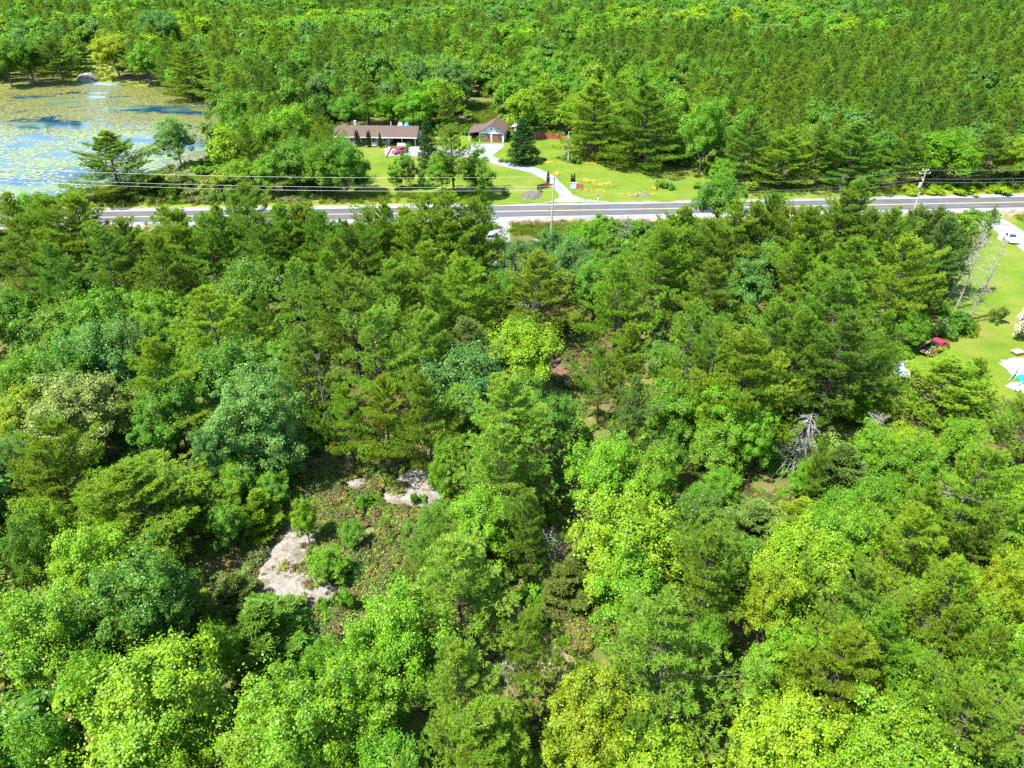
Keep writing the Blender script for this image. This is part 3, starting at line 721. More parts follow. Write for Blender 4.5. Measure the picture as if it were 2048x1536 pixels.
b = MB(); b.loft([ring(-.35, .86, .42, 1.05, .92), ring(.7, .88, .38, 1.06, .94), ring(1.5, .87, .38, 1.05, .92), ring(2.15, .83, .40, .98, .86), ring(h - .06, .76, .46, .90, .78), ring(h, .66, .52, .80, .70)])
b.build('body', M['red_paint'], truck, bevel=.03)
cb = MB(); cb.loft([[(-.38, -.80, 1.055), (-.38, .80, 1.055), (-.22, .66, 1.62), (-.22, -.66, 1.62)], [(1.35, -.80, 1.06), (1.35, .80, 1.06), (.72, .65, 1.64), (.72, -.65, 1.64)]])
cb.build('cab', M['red_paint'], truck, bevel=.05)
bed = MB()
bed.box(-h + .05, -.37, -.86, -.78, .48, 1.06); bed.box(-h + .05, -.37, .78, .86, .48, 1.06); bed.box(-.47, -.40, -.78, .78, .60, 1.06); bed.box(-h + .05, -.47, -.78, .78, .50, .60)
bed.build('bed', M['red_paint'], truck, bevel=.015)
ln = MB(); ln.box(-h + .08, -.48, -.775, .775, .605, .63); ln.box(-h + .08, -.48, -.775, -.74, .63, 1.07); ln.box(-h + .08, -.48, .74, .775, .63, 1.07); ln.box(-.52, -.48, -.74, .74, .63, 1.07); ln.build('bed_liner', M['dark'], truck)
MB().box(-h - .50, -h + .04, -.76, .76, .58, .64).build('tailgate', M['dark'], truck)
MB().box(-h - .12, -h + .02, -.82, .82, .40, .54).build('rear_bumper', M['steel'], truck)
MB().box(h - .04, h + .08, -.74, .74, .42, .56).build('front_bumper', M['steel'], truck)
def tpane(n, q):
    mm = MB(); mm.add(q, [(0, 1, 2, 3)]); o = mm.build(n, M['glass'], truck); s = o.modifiers.new('t', 'SOLIDIFY'); s.thickness = .02; s.offset = 1
tpane('windscreen', [(1.33, -.70, 1.12), (1.33, .70, 1.12), (.79, .58, 1.59), (.79, -.58, 1.59)])
tpane('rear_window', [(-.385, .66, 1.15), (-.385, -.66, 1.15), (-.265, -.56, 1.56), (-.265, .56, 1.56)])
for s in (-1, 1):
    q = [(-.2, s * .80, 1.13), (1.12, s * .80, 1.13), (.66, s * .69, 1.57), (-.1, s * .69, 1.57)]
    tpane('side_window', q if s < 0 else q[::-1])
    wheel(truck, -1.45, s * .80, .36, .24); wheel(truck, 1.55, s * .80, .36, .24)
    MB().box(h - .10, h + .01, s * .58 - .13, s * .58 + .13, .66, .80).build('headlight', M['lamp'], truck)
    MB().box(-h + .0, -h + .06, s * .82 - .05, s * .82 + .05, .68, .96).build('taillight', M['red_lamp'], truck)
    MB().box(1.0, 1.16, s * .98 - .10, s * .98 + .10, 1.08, 1.26).build('wing_mirror', M['dark'], truck)
for k in range(4):
    o = MB().box(-.55, .35, -.08, .08, 0, .05).build('plank', M['timber']); o.parent = None
    o.location = truck_c + pd * (-h - .02 - .04 * k) + pn * (-.45 + .28 * k) + Vector((0, 0, .645 + .003 * k)); o.rotation_euler = (0, 0, math.atan2(pd.y, pd.x) + random.uniform(-.3, .3))
    tag(o, ('nearest', 'second', 'third', 'farthest')[k] + ' loose timber board lying on the open tailgate of the red pickup', 'board', 'boards on the pickup tailgate')
car('red_car', gp(800, 306), heading((812, 302), (786, 308)), M['crimson_paint'], 'small crimson car parked on the gravel in front of the bungalow')
car('white_car', gp(2018, 481), heading((2000, 466), (2030, 492)), M['white_paint'], 'white car standing on grass beside the right hand driveway')
car('silver_car', gp(985, 478), heading((975, 500), (992, 455)), M['silver_paint'], 'pale blue grey car half hidden by pines at the lane entrance')
p = gp(2001, 478); cab_ = empty('utility_box', p, .6, 'upright pale utility box beside the white car', 'box')
MB().box(-.5, .5, -.4, .4, 0, 1.2).build('body', M['white_siding'], cab_, bevel=.04); MB().box(-.56, .56, -.46, .46, 1.2, 1.28).build('lid', M['trim'], cab_); MB().box(-.44, .44, -.42, -.405, .1, 1.1).build('door', M['trim'], cab_)

# ------------------------------------------------------------------ yard things
# lean-to roof of corrugated metal
q = [gp(1785, 722, 1.9), gp(1811, 724, 1.9), gp(1822, 758, 1.2), gp(1787, 750, 1.2)]
lc = sum(q, Vector()) / 4; lc.z = 0
lt = empty('lean_to', lc, 0, 'low lean-to with a grey blue corrugated metal roof left of the truck', 'shed')
V = []; F = []; n = 36
for i in range(n + 1):
    f = i / n; w_ = .04 * (i % 2)
    V += [q[0].lerp(q[1], f) - lc + Vector((0, 0, w_)), q[3].lerp(q[2], f) - lc + Vector((0, 0, w_))]
for i in range(n): F.append((2 * i, 2 * i + 1, 2 * i + 3, 2 * i + 2))
m = MB(); m.add(V, F); o = m.build('roof_sheet', M['sheet_metal'], lt); s = o.modifiers.new('t', 'SOLIDIFY'); s.thickness = .02
for a, b in ((q[1], q[2]), (q[0], q[3])):
    d = (b - a).normalized(); MB().tube([a - lc - d * .3 + Vector((.1, 0, -.02)), b - lc + d * .2 + Vector((.1, 0, -.02))], .09, 4).build('rafter', M['timber'], lt)
for a in q: MB().tube([(a.x - lc.x, a.y - lc.y, 0), a - lc - Vector((0, 0, .08))], .06, 6).build('post', M['timber'], lt)
# covered heap at the right edge
def tarp(name, cx, cy, rx, ry, hgt, mat, seed, label, cat='tarp', rz=0.0):
    n = 26; u = np.linspace(-1, 1, n); X, Y = np.meshgrid(u, u)
    r2 = (np.abs(X) ** 3 + np.abs(Y) ** 3)
    Z = hgt * np.clip(1.05 - r2, 0, 1) ** .6 * (.55 + .8 * fbm(X * 1.6 + seed, Y * 1.6, 4)) + .05 * fbm(X * 6 + seed, Y * 6, 3) + .02
    ex = 1 + .25 * (fbm(X * 2 + seed + 5, Y * 2, 3) - .5)
    V = np.stack([X * rx * ex, Y * ry * ex, Z], -1).reshape(-1, 3); V[:, 2] -= V[:, 2].min() - .02
    i = np.arange(n - 1)[:, None] * n + np.arange(n - 1)[None]
    F = np.stack([i, i + 1, i + 1 + n, i + n], -1).reshape(-1, 4)
    o = link(name, np_mesh(name, V, F, True), M[mat]); o.location = gp(cx, cy); o.rotation_euler = (0, 0, rz)
    return tag(o, label, cat)
tarp('white_tarp', 2048, 738, 1.9, 2.3, 1.1, 'white_tarp', 3, 'large white tarp draped over a heap at the right edge')
tarp('white_tarp', 2022, 738, .8, 1.5, .6, 'white_tarp', 8, 'narrow crumpled white tarp beside the covered heap')
tarp('white_tarp', 2040, 778, 1.0, 1.3, .5, 'white_tarp', 13, 'crumpled white sheeting below the covered heap', rz=.5)
tarp('teal_tarp', 2027, 728, .5, .45, .55, 'teal_tarp', 5, 'small teal plastic sheet on the white covered heap')
tarp('green_tarp', 2046, 760, .7, .8, .7, 'teal_tarp', 6, 'teal sheet between two white tarps at right edge')
p = gp(2033, 708); tb = empty('pink_tub', p, .3, 'pale pink plastic tub lying on the grass above the white heap', 'tub')
tb2 = MB(); tb2.loft([[(-.55, -.35, 0), (.55, -.35, 0), (.55, .35, 0), (-.55, .35, 0)], [(-.70, -.45, .45), (.70, -.45, .45), (.70, .45, .45), (-.70, .45, .45)]]); tb2.build('shell', M['pink_plastic'], tb, bevel=.05)
tb3 = MB(); tb3.box(-.78, .78, -.52, -.44, .452, .51); tb3.box(-.78, .78, .44, .52, .452, .51); tb3.box(-.78, -.70, -.44, .44, .452, .51); tb3.box(.70, .78, -.44, .44, .452, .51); tb3.build('rim', M['pink_plastic'], tb)
for k, (a, b) in enumerate((((2017, 762), (2042, 730)), ((2026, 783), (2044, 762)))):
    A, B = gp(*a, .1), gp(*b, 1.0); o = MB().tube([Vector((0, 0, 0)), B - A], .07, 5).build('grey_board', M['sheet_metal']); o.location = A
    tag(o, ('long grey pole leaning on the white covered heap', 'short grey pole leaning on the lower white sheeting')[k], 'pole')
# house yard
a, b = gp(771, 315.5), gp(782, 296); o = MB().hexa([Vector((-.14, 0, 0)), Vector((.14, 0, 0)), b - a + Vector((.14, 0, 0)), b - a + Vector((-.14, 0, 0))], [Vector((-.14, 0, .4)), Vector((.14, 0, .4)), b - a + Vector((.14, 0, .4)), b - a + Vector((-.14, 0, .4))]).build('timber_edging', M['timber'])
o.location = a; tag(o, 'long brown timber edging between lawn and gravel by the red car', 'edging')
for k, (x, y, s) in enumerate(((774, 301, .8), (777, 297.5, .7), (773, 306, .6))):
    bm = np.array([(math.cos(t) * s * (.8 + .4 * random.random()), math.sin(t) * s * .8 * (.8 + .4 * random.random()), 0) for t in np.linspace(0, 6.28, 9)[:-1]])
    o = MB().loft([[tuple(v) for v in bm], [tuple(v * .9 + np.array([0, 0, s * .4])) for v in bm], [tuple(v * .45 + np.array([0, 0, s * .62])) for v in bm]]).build('boulder', M['stone']); o.location = gp(x, y)
    tag(o, ('grey boulder beside the timber edging', 'uppermost grey boulder near the bungalow step', 'lowest grey boulder beside the timber edging')[k], 'boulder')
p = gp(785, 296.5); pl = empty('planter', p, 0, 'low terracotta planter at the corner of the gravel yard', 'planter')
MB().loft([[(-.9, -.3, 0), (.9, -.3, 0), (.9, .3, 0), (-.9, .3, 0)], [(-1.1, -.4, .55), (1.1, -.4, .55), (1.1, .4, .55), (-1.1, .4, .55)]]).build('pot', M['terracotta'], pl); MB().box(-1.0, 1.0, -.32, .32, .552, .58).build('soil', M['dark'], pl)
p = gp(803, 294); bn = empty('bench', p, face_dir(hl, hr), 'white bench in front of the bungalow carport', 'bench')
MB().box(-1.1, 1.1, -.22, .22, .42, .50).build('seat', M['trim'], bn); MB().box(-1.1, 1.1, .24, .30, .50, .95).build('backrest', M['trim'], bn)
for s in (-.9, .9): MB().box(s - .05, s + .05, -.2, .22, 0, .42).build('leg', M['trim'], bn)
tarp('white_canopy', 802, 268, 1.2, 1.2, 2.9, 'white_tarp', 21, 'white domed tent showing above the bungalow roof', 'tent')
tarp('blue_canopy', 815, 266, 1.1, 1.1, 2.7, 'blue_tarp', 24, 'blue covered tent behind the bungalow roof', 'tent')
tarp('rust_cover', 884, 264, 1.2, .9, 1.0, 'terracotta', 27, 'rust red cover behind the dark spruce', 'cover')
p = gp(1089, 321); dg = empty('dark_tub', p, .3, 'small dark tub on the yellow patch of lawn', 'tub')
MB().loft([[(-.35, -.25, 0), (.35, -.25, 0), (.35, .25, 0), (-.35, .25, 0)], [(-.5, -.33, .45), (.5, -.33, .45), (.5, .33, .45), (-.5, .33, .45)]]).build('shell', M['dark'], dg); MB().box(-.52, .52, -.35, .35, .452, .5).build('lid', M['dark'], dg)
# grey roofed hut in the pines
p = gp(540, 590); ht = empty('hut', p, .2, 'small hut with a pale grey roof hidden among the pines', 'hut')
MB().box(-2, 2, -1.5, 1.5, 0, 2.2).build('wall', M['white_siding'], ht); rr = MB(); slope(rr, -2.3, 2.3, -1.9, 2.15, 0, 3.0, .1); slope(rr, -2.3, 2.3, 0, 3.0, 1.9, 2.15, .1); rr.build('roof', M['sheet_metal'], ht)
p = gp(905, 208); sp_ = empty('brown_hut', p, .1, 'small brown hut behind the pale trunked tree beyond the garage', 'hut')
MB().box(-1.6, 5, -1.5, 1.5, 0, 2.0).build('wall', M['door_brown'], sp_); rr = MB(); slope(rr, -1.9, 5.3, -1.9, 1.95, 0, 2.9, .1); slope(rr, -1.9, 5.3, 0, 2.9, 1.9, 1.95, .1); rr.build('roof', M['shingle'], sp_)

# ------------------------------------------------------------------ tree builders
def unit(v): return v / np.maximum(np.linalg.norm(v, axis=-1, keepdims=True), 1e-9)
def leaf_quads(P, Nn, size, g, ratio=0.8):
    """one small pointed quad per leaf: P centres, Nn normals"""
    n = len(P); t = unit(np.cross(Nn, unit(g.normal(size=(n, 3))))); b = np.cross(Nn, t)
    s = (size * g.uniform(.5, 1.5, n))[:, None]
    c = Nn * s * .12
    V = np.stack([P - t * s * .5 + c, P - b * s * .5 * ratio, P + t * s * .5 + c, P + b * s * .5 * ratio], 1).reshape(-1, 3)
    return V, np.arange(4 * n).reshape(-1, 4)
def sticks(segs, n=4):
    """tapered sticks: segs = list of (points, radii)"""
    m = MB()
    for pts, rad in segs: m.tube(pts, rad, n, cap=False)
    return m
def quad_only(m):
    V = np.array(m.v, np.float32); F = np.array([f for f in m.f if len(f) == 4], np.int32); return V, F
def cat(a, b):
    return np.concatenate([a[0], b[0]]), np.concatenate([a[1], b[1] + len(a[0])])

def broadleaf(seed, W=9.0, H=12.0, leaves=26000, size=.23, lobes=46, base=.22, spiky=0.4, egg=0.0, wood=True, open_=0.0):
    g = np.random.default_rng(seed); rw = W / 2; cz = H * (base + 1) / 2; rh = H * (1 - base) / 2
    d = unit(g.normal(size=(lobes * 3, 3))); d = d[d[:, 2] > -.62][:lobes]
    rad = g.uniform(.52, .98, len(d)); rad[: len(d) // 5] *= .55
    sx = 1 + .18 * g.normal(size=len(d))
    cen = d * rad[:, None] * np.array([rw, rw, rh]) * np.clip(sx, .7, 1.25)[:, None]
    if egg: cen[:, :2] *= (1 - egg * np.clip(cen[:, 2] / rh, -1, 1))[:, None]
    cen[:, 2] += cz; cen[:, 2] = np.minimum(cen[:, 2], H * .97)
    lr = g.uniform(.55, 1.35, len(d)) * .15 * (46 / max(len(d), 20)) ** .42 * W * (1 - .25 * np.clip(d[:, 2], 0, 1))
    w = lr ** 2; cnt = g.multinomial(leaves, w / w.sum())
    idx = np.repeat(np.arange(len(d)), cnt); n = len(idx)
    q = unit(g.normal(size=(n, 3)) + d[idx] * .75 + np.array([0, 0, .55]))
    r_ = g.uniform(.55, 1.08, n) ** .6
    # leaves bunch into small sprays on the lobe: pull each towards one of a few spray heads
    k = 26; heads = unit(g.normal(size=(len(d), k, 3)) + d[:, None] * .7 + np.array([0, 0, .5]))
    hp = heads[idx, g.integers(0, k, n)]
    q = unit(q * .34 + hp * .80)
    P = cen[idx] + q * (lr[idx] * r_)[:, None] * np.array([1.12, 1.12, .82])
    # shoots that stick out of the outline
    ns = int(n * spiky * .22); si = g.integers(0, len(d), ns); sh = heads[si, g.integers(0, k, ns)]
    sdir = unit(sh + np.array([0, 0, .55 + spiky]))
    P2 = cen[si] + sh * lr[si][:, None] * .9 + sdir * (g.random(ns) * .13 * W * (.4 + spiky))[:, None] + g.normal(size=(ns, 3)) * .10
    P = np.concatenate([P, P2]); out = np.concatenate([q, sdir])
    ni = n // 9; si2 = unit(g.normal(size=(ni, 3))) * (g.random(ni)[:, None] ** .5) * np.array([rw * .75, rw * .75, rh * .75]) + np.array([0, 0, cz])
    P = np.concatenate([P, si2]); out = np.concatenate([out, unit(g.normal(size=(ni, 3)))])
    Nn = unit(out * .55 + np.array([0, 0, .75]) + g.normal(size=P.shape) * .48)
    crown = leaf_quads(P, Nn, size, g)
    tr = None
    if wood:
        lean = g.normal(size=2) * .25
        top = Vector((lean[0], lean[1], H * .62)); segs = [([Vector((0, 0, -.3)), Vector((lean[0] * .3, lean[1] * .3, H * .2)), Vector((lean[0] * .7, lean[1] * .7, H * .42)), top], [W * .028, W * .022, W * .016, W * .008])]
        for i in g.permutation(len(d))[:30]:
            c = Vector(cen[i]); z0 = H * g.uniform(.18, .5); a = Vector((lean[0] * z0 / H, lean[1] * z0 / H, min(z0, max(c.z - .6, .8))))
            mid_ = a.lerp(c, .5) + Vector((0, 0, .35)) + Vector(g.normal(size=3) * .2); segs.append(([a, mid_, c], [W * .011, W * .007, W * .003]))
        tr = quad_only(sticks(segs, 5))
    return crown, tr

def pine(seed, H=16.0, W=9.0, tuft=1.0, blades=11, bl=.30, bw=.055, z0f=.22, up=.0, gap=.62, full=.62, wood=True, irregular=.35, bare=0.0):
    g = np.random.default_rng(seed); T = []; D = []; segs = []; RW = W / 2
    lean = g.normal(size=2) * .2
    z = H * z0f; k = 0; sect = g.uniform(.65, 1.2, 7)
    while z < H * .965:
        t = z / H
        prof = min(1.0, ((1 - t) / full)) ** .78 * min(1.0, .55 + .45 * (t - z0f + .05) / .16)
        nb = int(g.integers(4, 7)); a0 = g.uniform(0, 6.28)
        for j in range(nb):
            az = a0 + j * 6.283 / nb + g.normal() * .25
            L = max(.35, RW * prof * g.uniform(1 - irregular * 1.3, 1.0 + irregular * .35) * sect[int((az % 6.283) / 6.283 * 7) % 7])
            if g.random() < bare: continue
            e = R(4 + 46 * max(0, t - .35) / .65 + up * 20) + g.normal() * .09
            o = np.array([lean[0] * t, lean[1] * t, z + g.normal() * .12]); ca, sa = math.cos(az), math.sin(az)
            f = np.array([ca * math.cos(e), sa * math.cos(e), math.sin(e)]); s_ = np.array([-sa, ca, 0])
            def P(u): return o + f * L * u + np.array([0, 0, 1.0]) * (.14 * L * u * u - .06 * L * math.sin(3.14 * u))
            n = max(3, int(L * 12.5 * tuft + 2))
            u = .28 + .74 * g.random(n) ** .75
            hw = (.25 * L + .10) * np.sin(np.pi * np.clip((u - .18) / .95, 0.03, .97)) ** .8
            lat = g.uniform(-1, 1, n) * hw
            pts = o + f[None] * (L * u)[:, None] + s_[None] * lat[:, None]
            pts[:, 2] += .14 * L * u * u - .06 * L * np.sin(3.14 * u) + g.normal(size=n) * (.07 + .012 * L)
            T.append(pts); D.append(unit(f[None] * .75 + s_[None] * (lat / max(L * .35, .2))[:, None] * .8 + np.array([0, 0, .72]) + g.normal(size=(n, 3)) * .22))
            if wood: segs.append(([Vector(o), Vector(P(.45)), Vector(P(.92))], [.028 + L * .008, .018 + L * .004, .008]))
        z += gap * g.uniform(.75, 1.25) * (1.15 - .45 * t); k += 1
    n = int(14 * tuft) + 4; zt = H * g.uniform(.93, 1.0, n)
    T.append(np.stack([lean[0] + g.normal(size=n) * .10, lean[1] + g.normal(size=n) * .10, zt], -1)); D.append(unit(np.array([0, 0, 1.0]) + g.normal(size=(n, 3)) * .45))
    T = np.concatenate(T); D = np.concatenate(D); n = len(T)
    dirs = unit(D[:, None] * 1.0 + g.normal(size=(n, blades, 3)) * .52)
    ln = bl * g.uniform(.7, 1.25, (n, blades))[..., None]; side = unit(np.cross(dirs, np.array([0, 0, 1.0]) + .55 * g.normal(size=dirs.shape)))
    b0 = T[:, None] + dirs * ln * .04 + g.normal(size=dirs.shape) * .03
    V = np.stack([b0 - side * bw * .35, b0 + side * bw * .35, b0 + dirs * ln * .62 + side * bw * .6, b0 + dirs * ln], 2).reshape(-1, 3)
    F = np.arange(len(V)).reshape(-1, 4)
    tr = None
    if wood:
        segs.append(([Vector((0, 0, -.3)), Vector((lean[0] * .25, lean[1] * .25, H * .3)), Vector((lean[0] * .7, lean[1] * .7, H * .7)), Vector((lean[0], lean[1], H * .97))], [H * .0135, H * .011, H * .006, .02]))
        for _ in range(16):
            zz = H * g.uniform(.07, z0f + .12); az = g.uniform(0, 6.28); L = RW * g.uniform(.25, .62)
            segs.append(([Vector((0, 0, zz)), Vector((math.cos(az) * L * .5, math.sin(az) * L * .5, zz - .05)), Vector((math.cos(az) * L, math.sin(az) * L, zz - L * .12))], [.03, .02, .006]))
        tr = quad_only(sticks(segs, 4))
    return (V, F), tr

def bare_tree(seed, H=12.0, spread=2.2, nb=46, droop=.1, fine=5):
    g = np.random.default_rng(seed); lean = g.normal(size=2) * .3
    segs = [([Vector((0, 0, -.3)), Vector((lean[0] * .4, lean[1] * .4, H * .5)), Vector((lean[0], lean[1], H))], [H * .014, H * .009, .02])]
    for _ in range(nb):
        t = g.uniform(.2, .98); az = g.uniform(0, 6.28); L = spread * (1.15 - .8 * t) * g.uniform(.5, 1.3)
        o = Vector((lean[0] * t, lean[1] * t, H * t)); dv = Vector((math.cos(az), math.sin(az), g.uniform(-.15, .5) - droop))
        pts = [o, o + dv * L * .5 + Vector(g.normal(size=3) * .12), o + dv * L - Vector((0, 0, droop * L * .6))]
        segs.append((pts, [.045, .028, .010]))
        for _ in range(fine):
            u = g.uniform(.3, .95); q = pts[0].lerp(pts[1], u * 2) if u < .5 else pts[1].lerp(pts[2], u * 2 - 1)
            d2 = (dv + Vector(g.normal(size=3) * .7)).normalized(); l2 = L * g.uniform(.2, .42)
            segs.append(([q, q + d2 * l2 * .5 + Vector(g.normal(size=3) * .05), q + d2 * l2], [.020, .014, .006]))
    return quad_only(sticks(segs, 4))

def spruce(seed, H=10.0, W=5.6, tuft=1.0):
    return pine(seed, H, W, tuft=1.5 * tuft, blades=9, bl=.24, bw=.06, z0f=.03, gap=.36, full=1.02, irregular=.10, up=-.55)
def column_cedar(seed, H=4.4, W=.95, n=5200):
    g = np.random.default_rng(seed); z = g.random(n) ** .9; az = g.uniform(0, 6.28, n)
    r_ = (W / 2) * np.clip((1 - z) * 2.3, 0, 1) ** .7 * np.clip(.75 + z * 2, 0, 1) * g.uniform(.75, 1.1, n)
    P = np.stack([np.cos(az) * r_, np.sin(az) * r_, z * H], -1); o = np.stack([np.cos(az), np.sin(az), np.full(n, 1.2)], -1)
    return leaf_quads(P, unit(np.cross(o, g.normal(size=o.shape))), .16, g, .4), quad_only(sticks([([Vector((0, 0, -.2)), Vector((0, 0, H * .7))], [.06, .02])], 5))
def bush(seed, W=2.2, H=1.6, leaves=2600, size=.16, lobes=14, spiky=.5):
    return broadleaf(seed, W, H, leaves, size, lobes, .02, spiky, wood=True)

# ------------------------------------------------------------------ colours (an object's own colour feeds its leaves)
COL = {
 'p_mid': (.122, .226, .016), 'p_olive': (.142, .240, .014), 'p_dark': (.096, .195, .016), 'p_light': (.145, .252, .024), 'p_teal': (.104, .208, .020), 'p_yellow': (.140, .242, .013), 'p_grey': (.120, .195, .036),
 'b_mid': (.095, .235, .011), 'b_bright': (.115, .272, .007), 'b_yellow': (.172, .295, .006), 'b_teal': (.090, .208, .032), 'b_dark': (.072, .186, .011), 'b_pale': (.190, .280, .052), 'b_lime': (.140, .288, .007), 'b_gold': (.205, .300, .007),
 's_blue': (.050, .120, .026), 'c_dark': (.065, .110, .012), 'flower': (.50, .50, .33),
}
WORD = {'p_mid': 'mid green', 'p_olive': 'olive green', 'p_dark': 'dark green', 'p_light': 'light green', 'p_teal': 'bluish green', 'p_yellow': 'yellow green', 'p_grey': 'greyish green',
        'b_mid': 'mid green', 'b_bright': 'bright green', 'b_yellow': 'yellow green', 'b_teal': 'bluish green', 'b_dark': 'dark green', 'b_pale': 'pale green', 'b_lime': 'lime green', 'b_gold': 'golden green'}
# ------------------------------------------------------------------ prototypes: (crown mesh, trunk mesh, width, height)
def proto(name, ct, W, H):
    crown, tr = ct
    W = 2 * float(np.percentile(np.hypot(crown[0][:, 0], crown[0][:, 1]), 96 if 'pine' in name else 99)); H = float(np.percentile(crown[0][:, 2], 99.8))
    return dict(crown=np_mesh(name + '_crown', *crown), trunk=np_mesh(name + '_trunk', *tr), W=W, H=H, raw=(crown, tr))
NEAR_B = [proto('broadleaf', broadleaf(101, 9.5, 11.5, 48000, .18, 120, spiky=.55), 9.5, 11.5), proto('broadleaf', broadleaf(102, 10, 12.5, 50000, .18, 140, spiky=.45), 10, 12.5),
          proto('broadleaf', broadleaf(103, 8, 12.5, 40000, .18, 100, spiky=1.0, egg=.3), 8, 12.5), proto('broadleaf', broadleaf(104, 9, 11, 46000, .18, 96, spiky=.7), 9, 11)]
ROUND_B = proto('broadleaf', broadleaf(105, 11, 13, 56000, .165, 150, spiky=.2, base=.15), 11, 13)
THIN_B = proto('broadleaf', broadleaf(106, 5, 12, 15000, .22, 30, spiky=.8, egg=.15, base=-.22), 5, 12)
NEAR_P = [proto('pine', pine(201, 16, 11, full=.62, gap=.92, tuft=1.35, bare=.06), 9, 16), proto('pine', pine(202, 17, 10.5, irregular=.5, full=.55, gap=1.05, tuft=1.4, bare=.08), 8.4, 17), proto('pine', pine(203, 15, 12, full=.66, irregular=.45, gap=.95, tuft=1.2, bare=.05), 9.5, 15),
          proto('pine', pine(204, 16, 10.5, up=.15, full=.45, irregular=.5, gap=.85, tuft=1.3, bare=.1), 8.5, 16), proto('pine', pine(209, 15, 11, full=.38, irregular=.55, gap=1.05, tuft=1.5, bare=.12, z0f=.3), 8.5, 15)]
BIG_P = proto('pine', pine(205, 17, 14, tuft=1.7, irregular=.28, full=.72, z0f=.10, gap=.88), 14, 17)
SKINNY_P = proto('pine', pine(206, 18, 5, irregular=.5, z0f=.3, bare=.2), 5, 18)
THIN_P = proto('pine', pine(207, 14, 7.5, tuft=.42, irregular=.5, z0f=.3), 7.5, 14)
YOUNG_P = proto('pine', pine(208, 6, 4.8, tuft=2.2, z0f=.03, gap=.42, full=1.0, bl=.26, irregular=.2, up=.4), 4.8, 6)
MID_B = [proto('broadleaf', broadleaf(111 + i, 8.5, 11, 8500, .40, 40, spiky=[.3, .6, .9][i], egg=[0, .2, .3][i]), 8.5, 11) for i in range(3)]
MID_P = [proto('pine', pine(211 + i, 16, [11, 10, 12][i], tuft=.55, blades=9, bl=.42, bw=.10, irregular=[.4, .5, .45][i], full=[.66, .58, .7][i], gap=1.0), [8, 7, 9][i], 16) for i in range(3)]
SPRUCE = proto('spruce', spruce(301), 5.6, 10)
CEDAR = proto('cedar', column_cedar(302), .95, 4.4)
BUSH = [proto('bush', bush(311 + i), 2.2, 1.6) for i in range(3)]
FLOWER = dict(BUSH[0])

# ------------------------------------------------------------------ places of the trees
OPEN = [ [(690, 1090), (770, 1080), (800, 1110), (730, 1165), (690, 1180)], [(600, 940), (640, 930), (640, 1040), (600, 1040)], [(470, 1080), (540, 1050), (540, 1110), (480, 1120)],  # parts of the photograph where the ground (or a thing on it) stays in view
 [(185, 408), (300, 408), (300, 458), (190, 458)], [(640, 402), (735, 402), (735, 436), (640, 446)], [(800, 405), (960, 405), (960, 432), (860, 440)],
 [(975, 402), (1340, 398), (1385, 402), (1385, 426), (1290, 448), (1000, 448)], [(1570, 392), (1655, 390), (1655, 414), (1570, 416)], [(1395, 372), (1745, 376), (1745, 392), (1395, 398)], [(1745, 386), (2048, 386), (2048, 424), (2000, 428), (1930, 420), (1745, 428)],
 [(735, 245), (830, 246), (870, 300), (870, 325), (840, 360), (770, 375), (735, 362)], [(672, 246), (735, 246), (735, 292), (690, 292)], [(660, 247), (690, 247), (690, 272), (668, 272)],
 [(925, 240), (1035, 238), (1035, 262), (1010, 300), (1040, 330), (1000, 318), (930, 300)], [(940, 195), (990, 195), (1005, 245), (930, 245)],
 [(1062, 262), (1180, 270), (1180, 300), (1260, 322), (1370, 340), (1390, 380), (1390, 400), (1000, 400), (990, 320), (1010, 290), (1075, 300)], [(985, 330), (1075, 340), (1075, 400), (985, 390)],
 [(-50, 170), (180, 158), (300, 180), (340, 195), (430, 210), (430, 240), (400, 300), (300, 340), (180, 350), (-50, 400)],
 [(1840, 665), (1905, 665), (1905, 720), (1840, 720)], [(1785, 715), (1826, 715), (1826, 765), (1785, 765)], [(1985, 425), (2048, 425), (2048, 500), (2000, 480)], [(1960, 510), (2048, 490), (2048, 800), (2000, 800), (1990, 700), (1910, 700), (1900, 720), (1840, 745), (1830, 730), (1905, 690), (1905, 670), (1960, 640)],
 [(640, 955), (720, 935), (800, 940), (860, 930), (885, 990), (840, 1010), (780, 1060), (690, 1110), (700, 1060), (620, 1050)], [(530, 1120), (590, 1040), (620, 1060), (640, 1150), (690, 1190), (670, 1230), (600, 1240), (535, 1200)], [(630, 1230), (670, 1230), (655, 1290), (620, 1270)],
 [(1100, 665), (1150, 650), (1195, 700), (1185, 770), (1130, 770)], [(535, 680), (565, 660), (580, 690), (560, 705)], [(1130, 1270), (1190, 1220), (1210, 1190), (1180, 1260), (1120, 1340), (1075, 1480), (1060, 1460), (1090, 1330)],
 [(1430, 1005), (1500, 990), (1600, 990), (1560, 1020), (1440, 1040)], [(1750, 925), (1800, 930), (1790, 965), (1750, 960)], [(70, 1495), (140, 1485), (140, 1536), (70, 1536)], [(985, 450), (1020, 450), (1018, 490), (985, 490)], [(1070, 470), (1100, 450), (1095, 500), (1080, 500)], [(1030, 545), (1062, 555), (1060, 585), (1035, 580)],
 [(175, 110), (215, 100), (235, 155), (190, 165), (155, 165)], [(1000, 440), (1330, 440), (1280, 452), (1000, 456)], [(1560, 880), (1600, 880), (1600, 900), (1560, 900)], [(370, 985), (400, 980), (410, 1040), (385, 1050)],
]
NO_BASE = [POND_PX, LAWN_PX, BACK_PX, DRIVE_PX, RLAWN_PX, [(x, y + 0) for x, y in CLEAR_PX], TRAIL_PX]
def on_road(x, y):
    p = np.array([(q.x, q.y) for q in road_pts]); d = np.min(np.hypot(p[:, 0][None] - np.atleast_1d(x)[:, None], p[:, 1][None] - np.atleast_1d(y)[:, None]), 1)
    return d
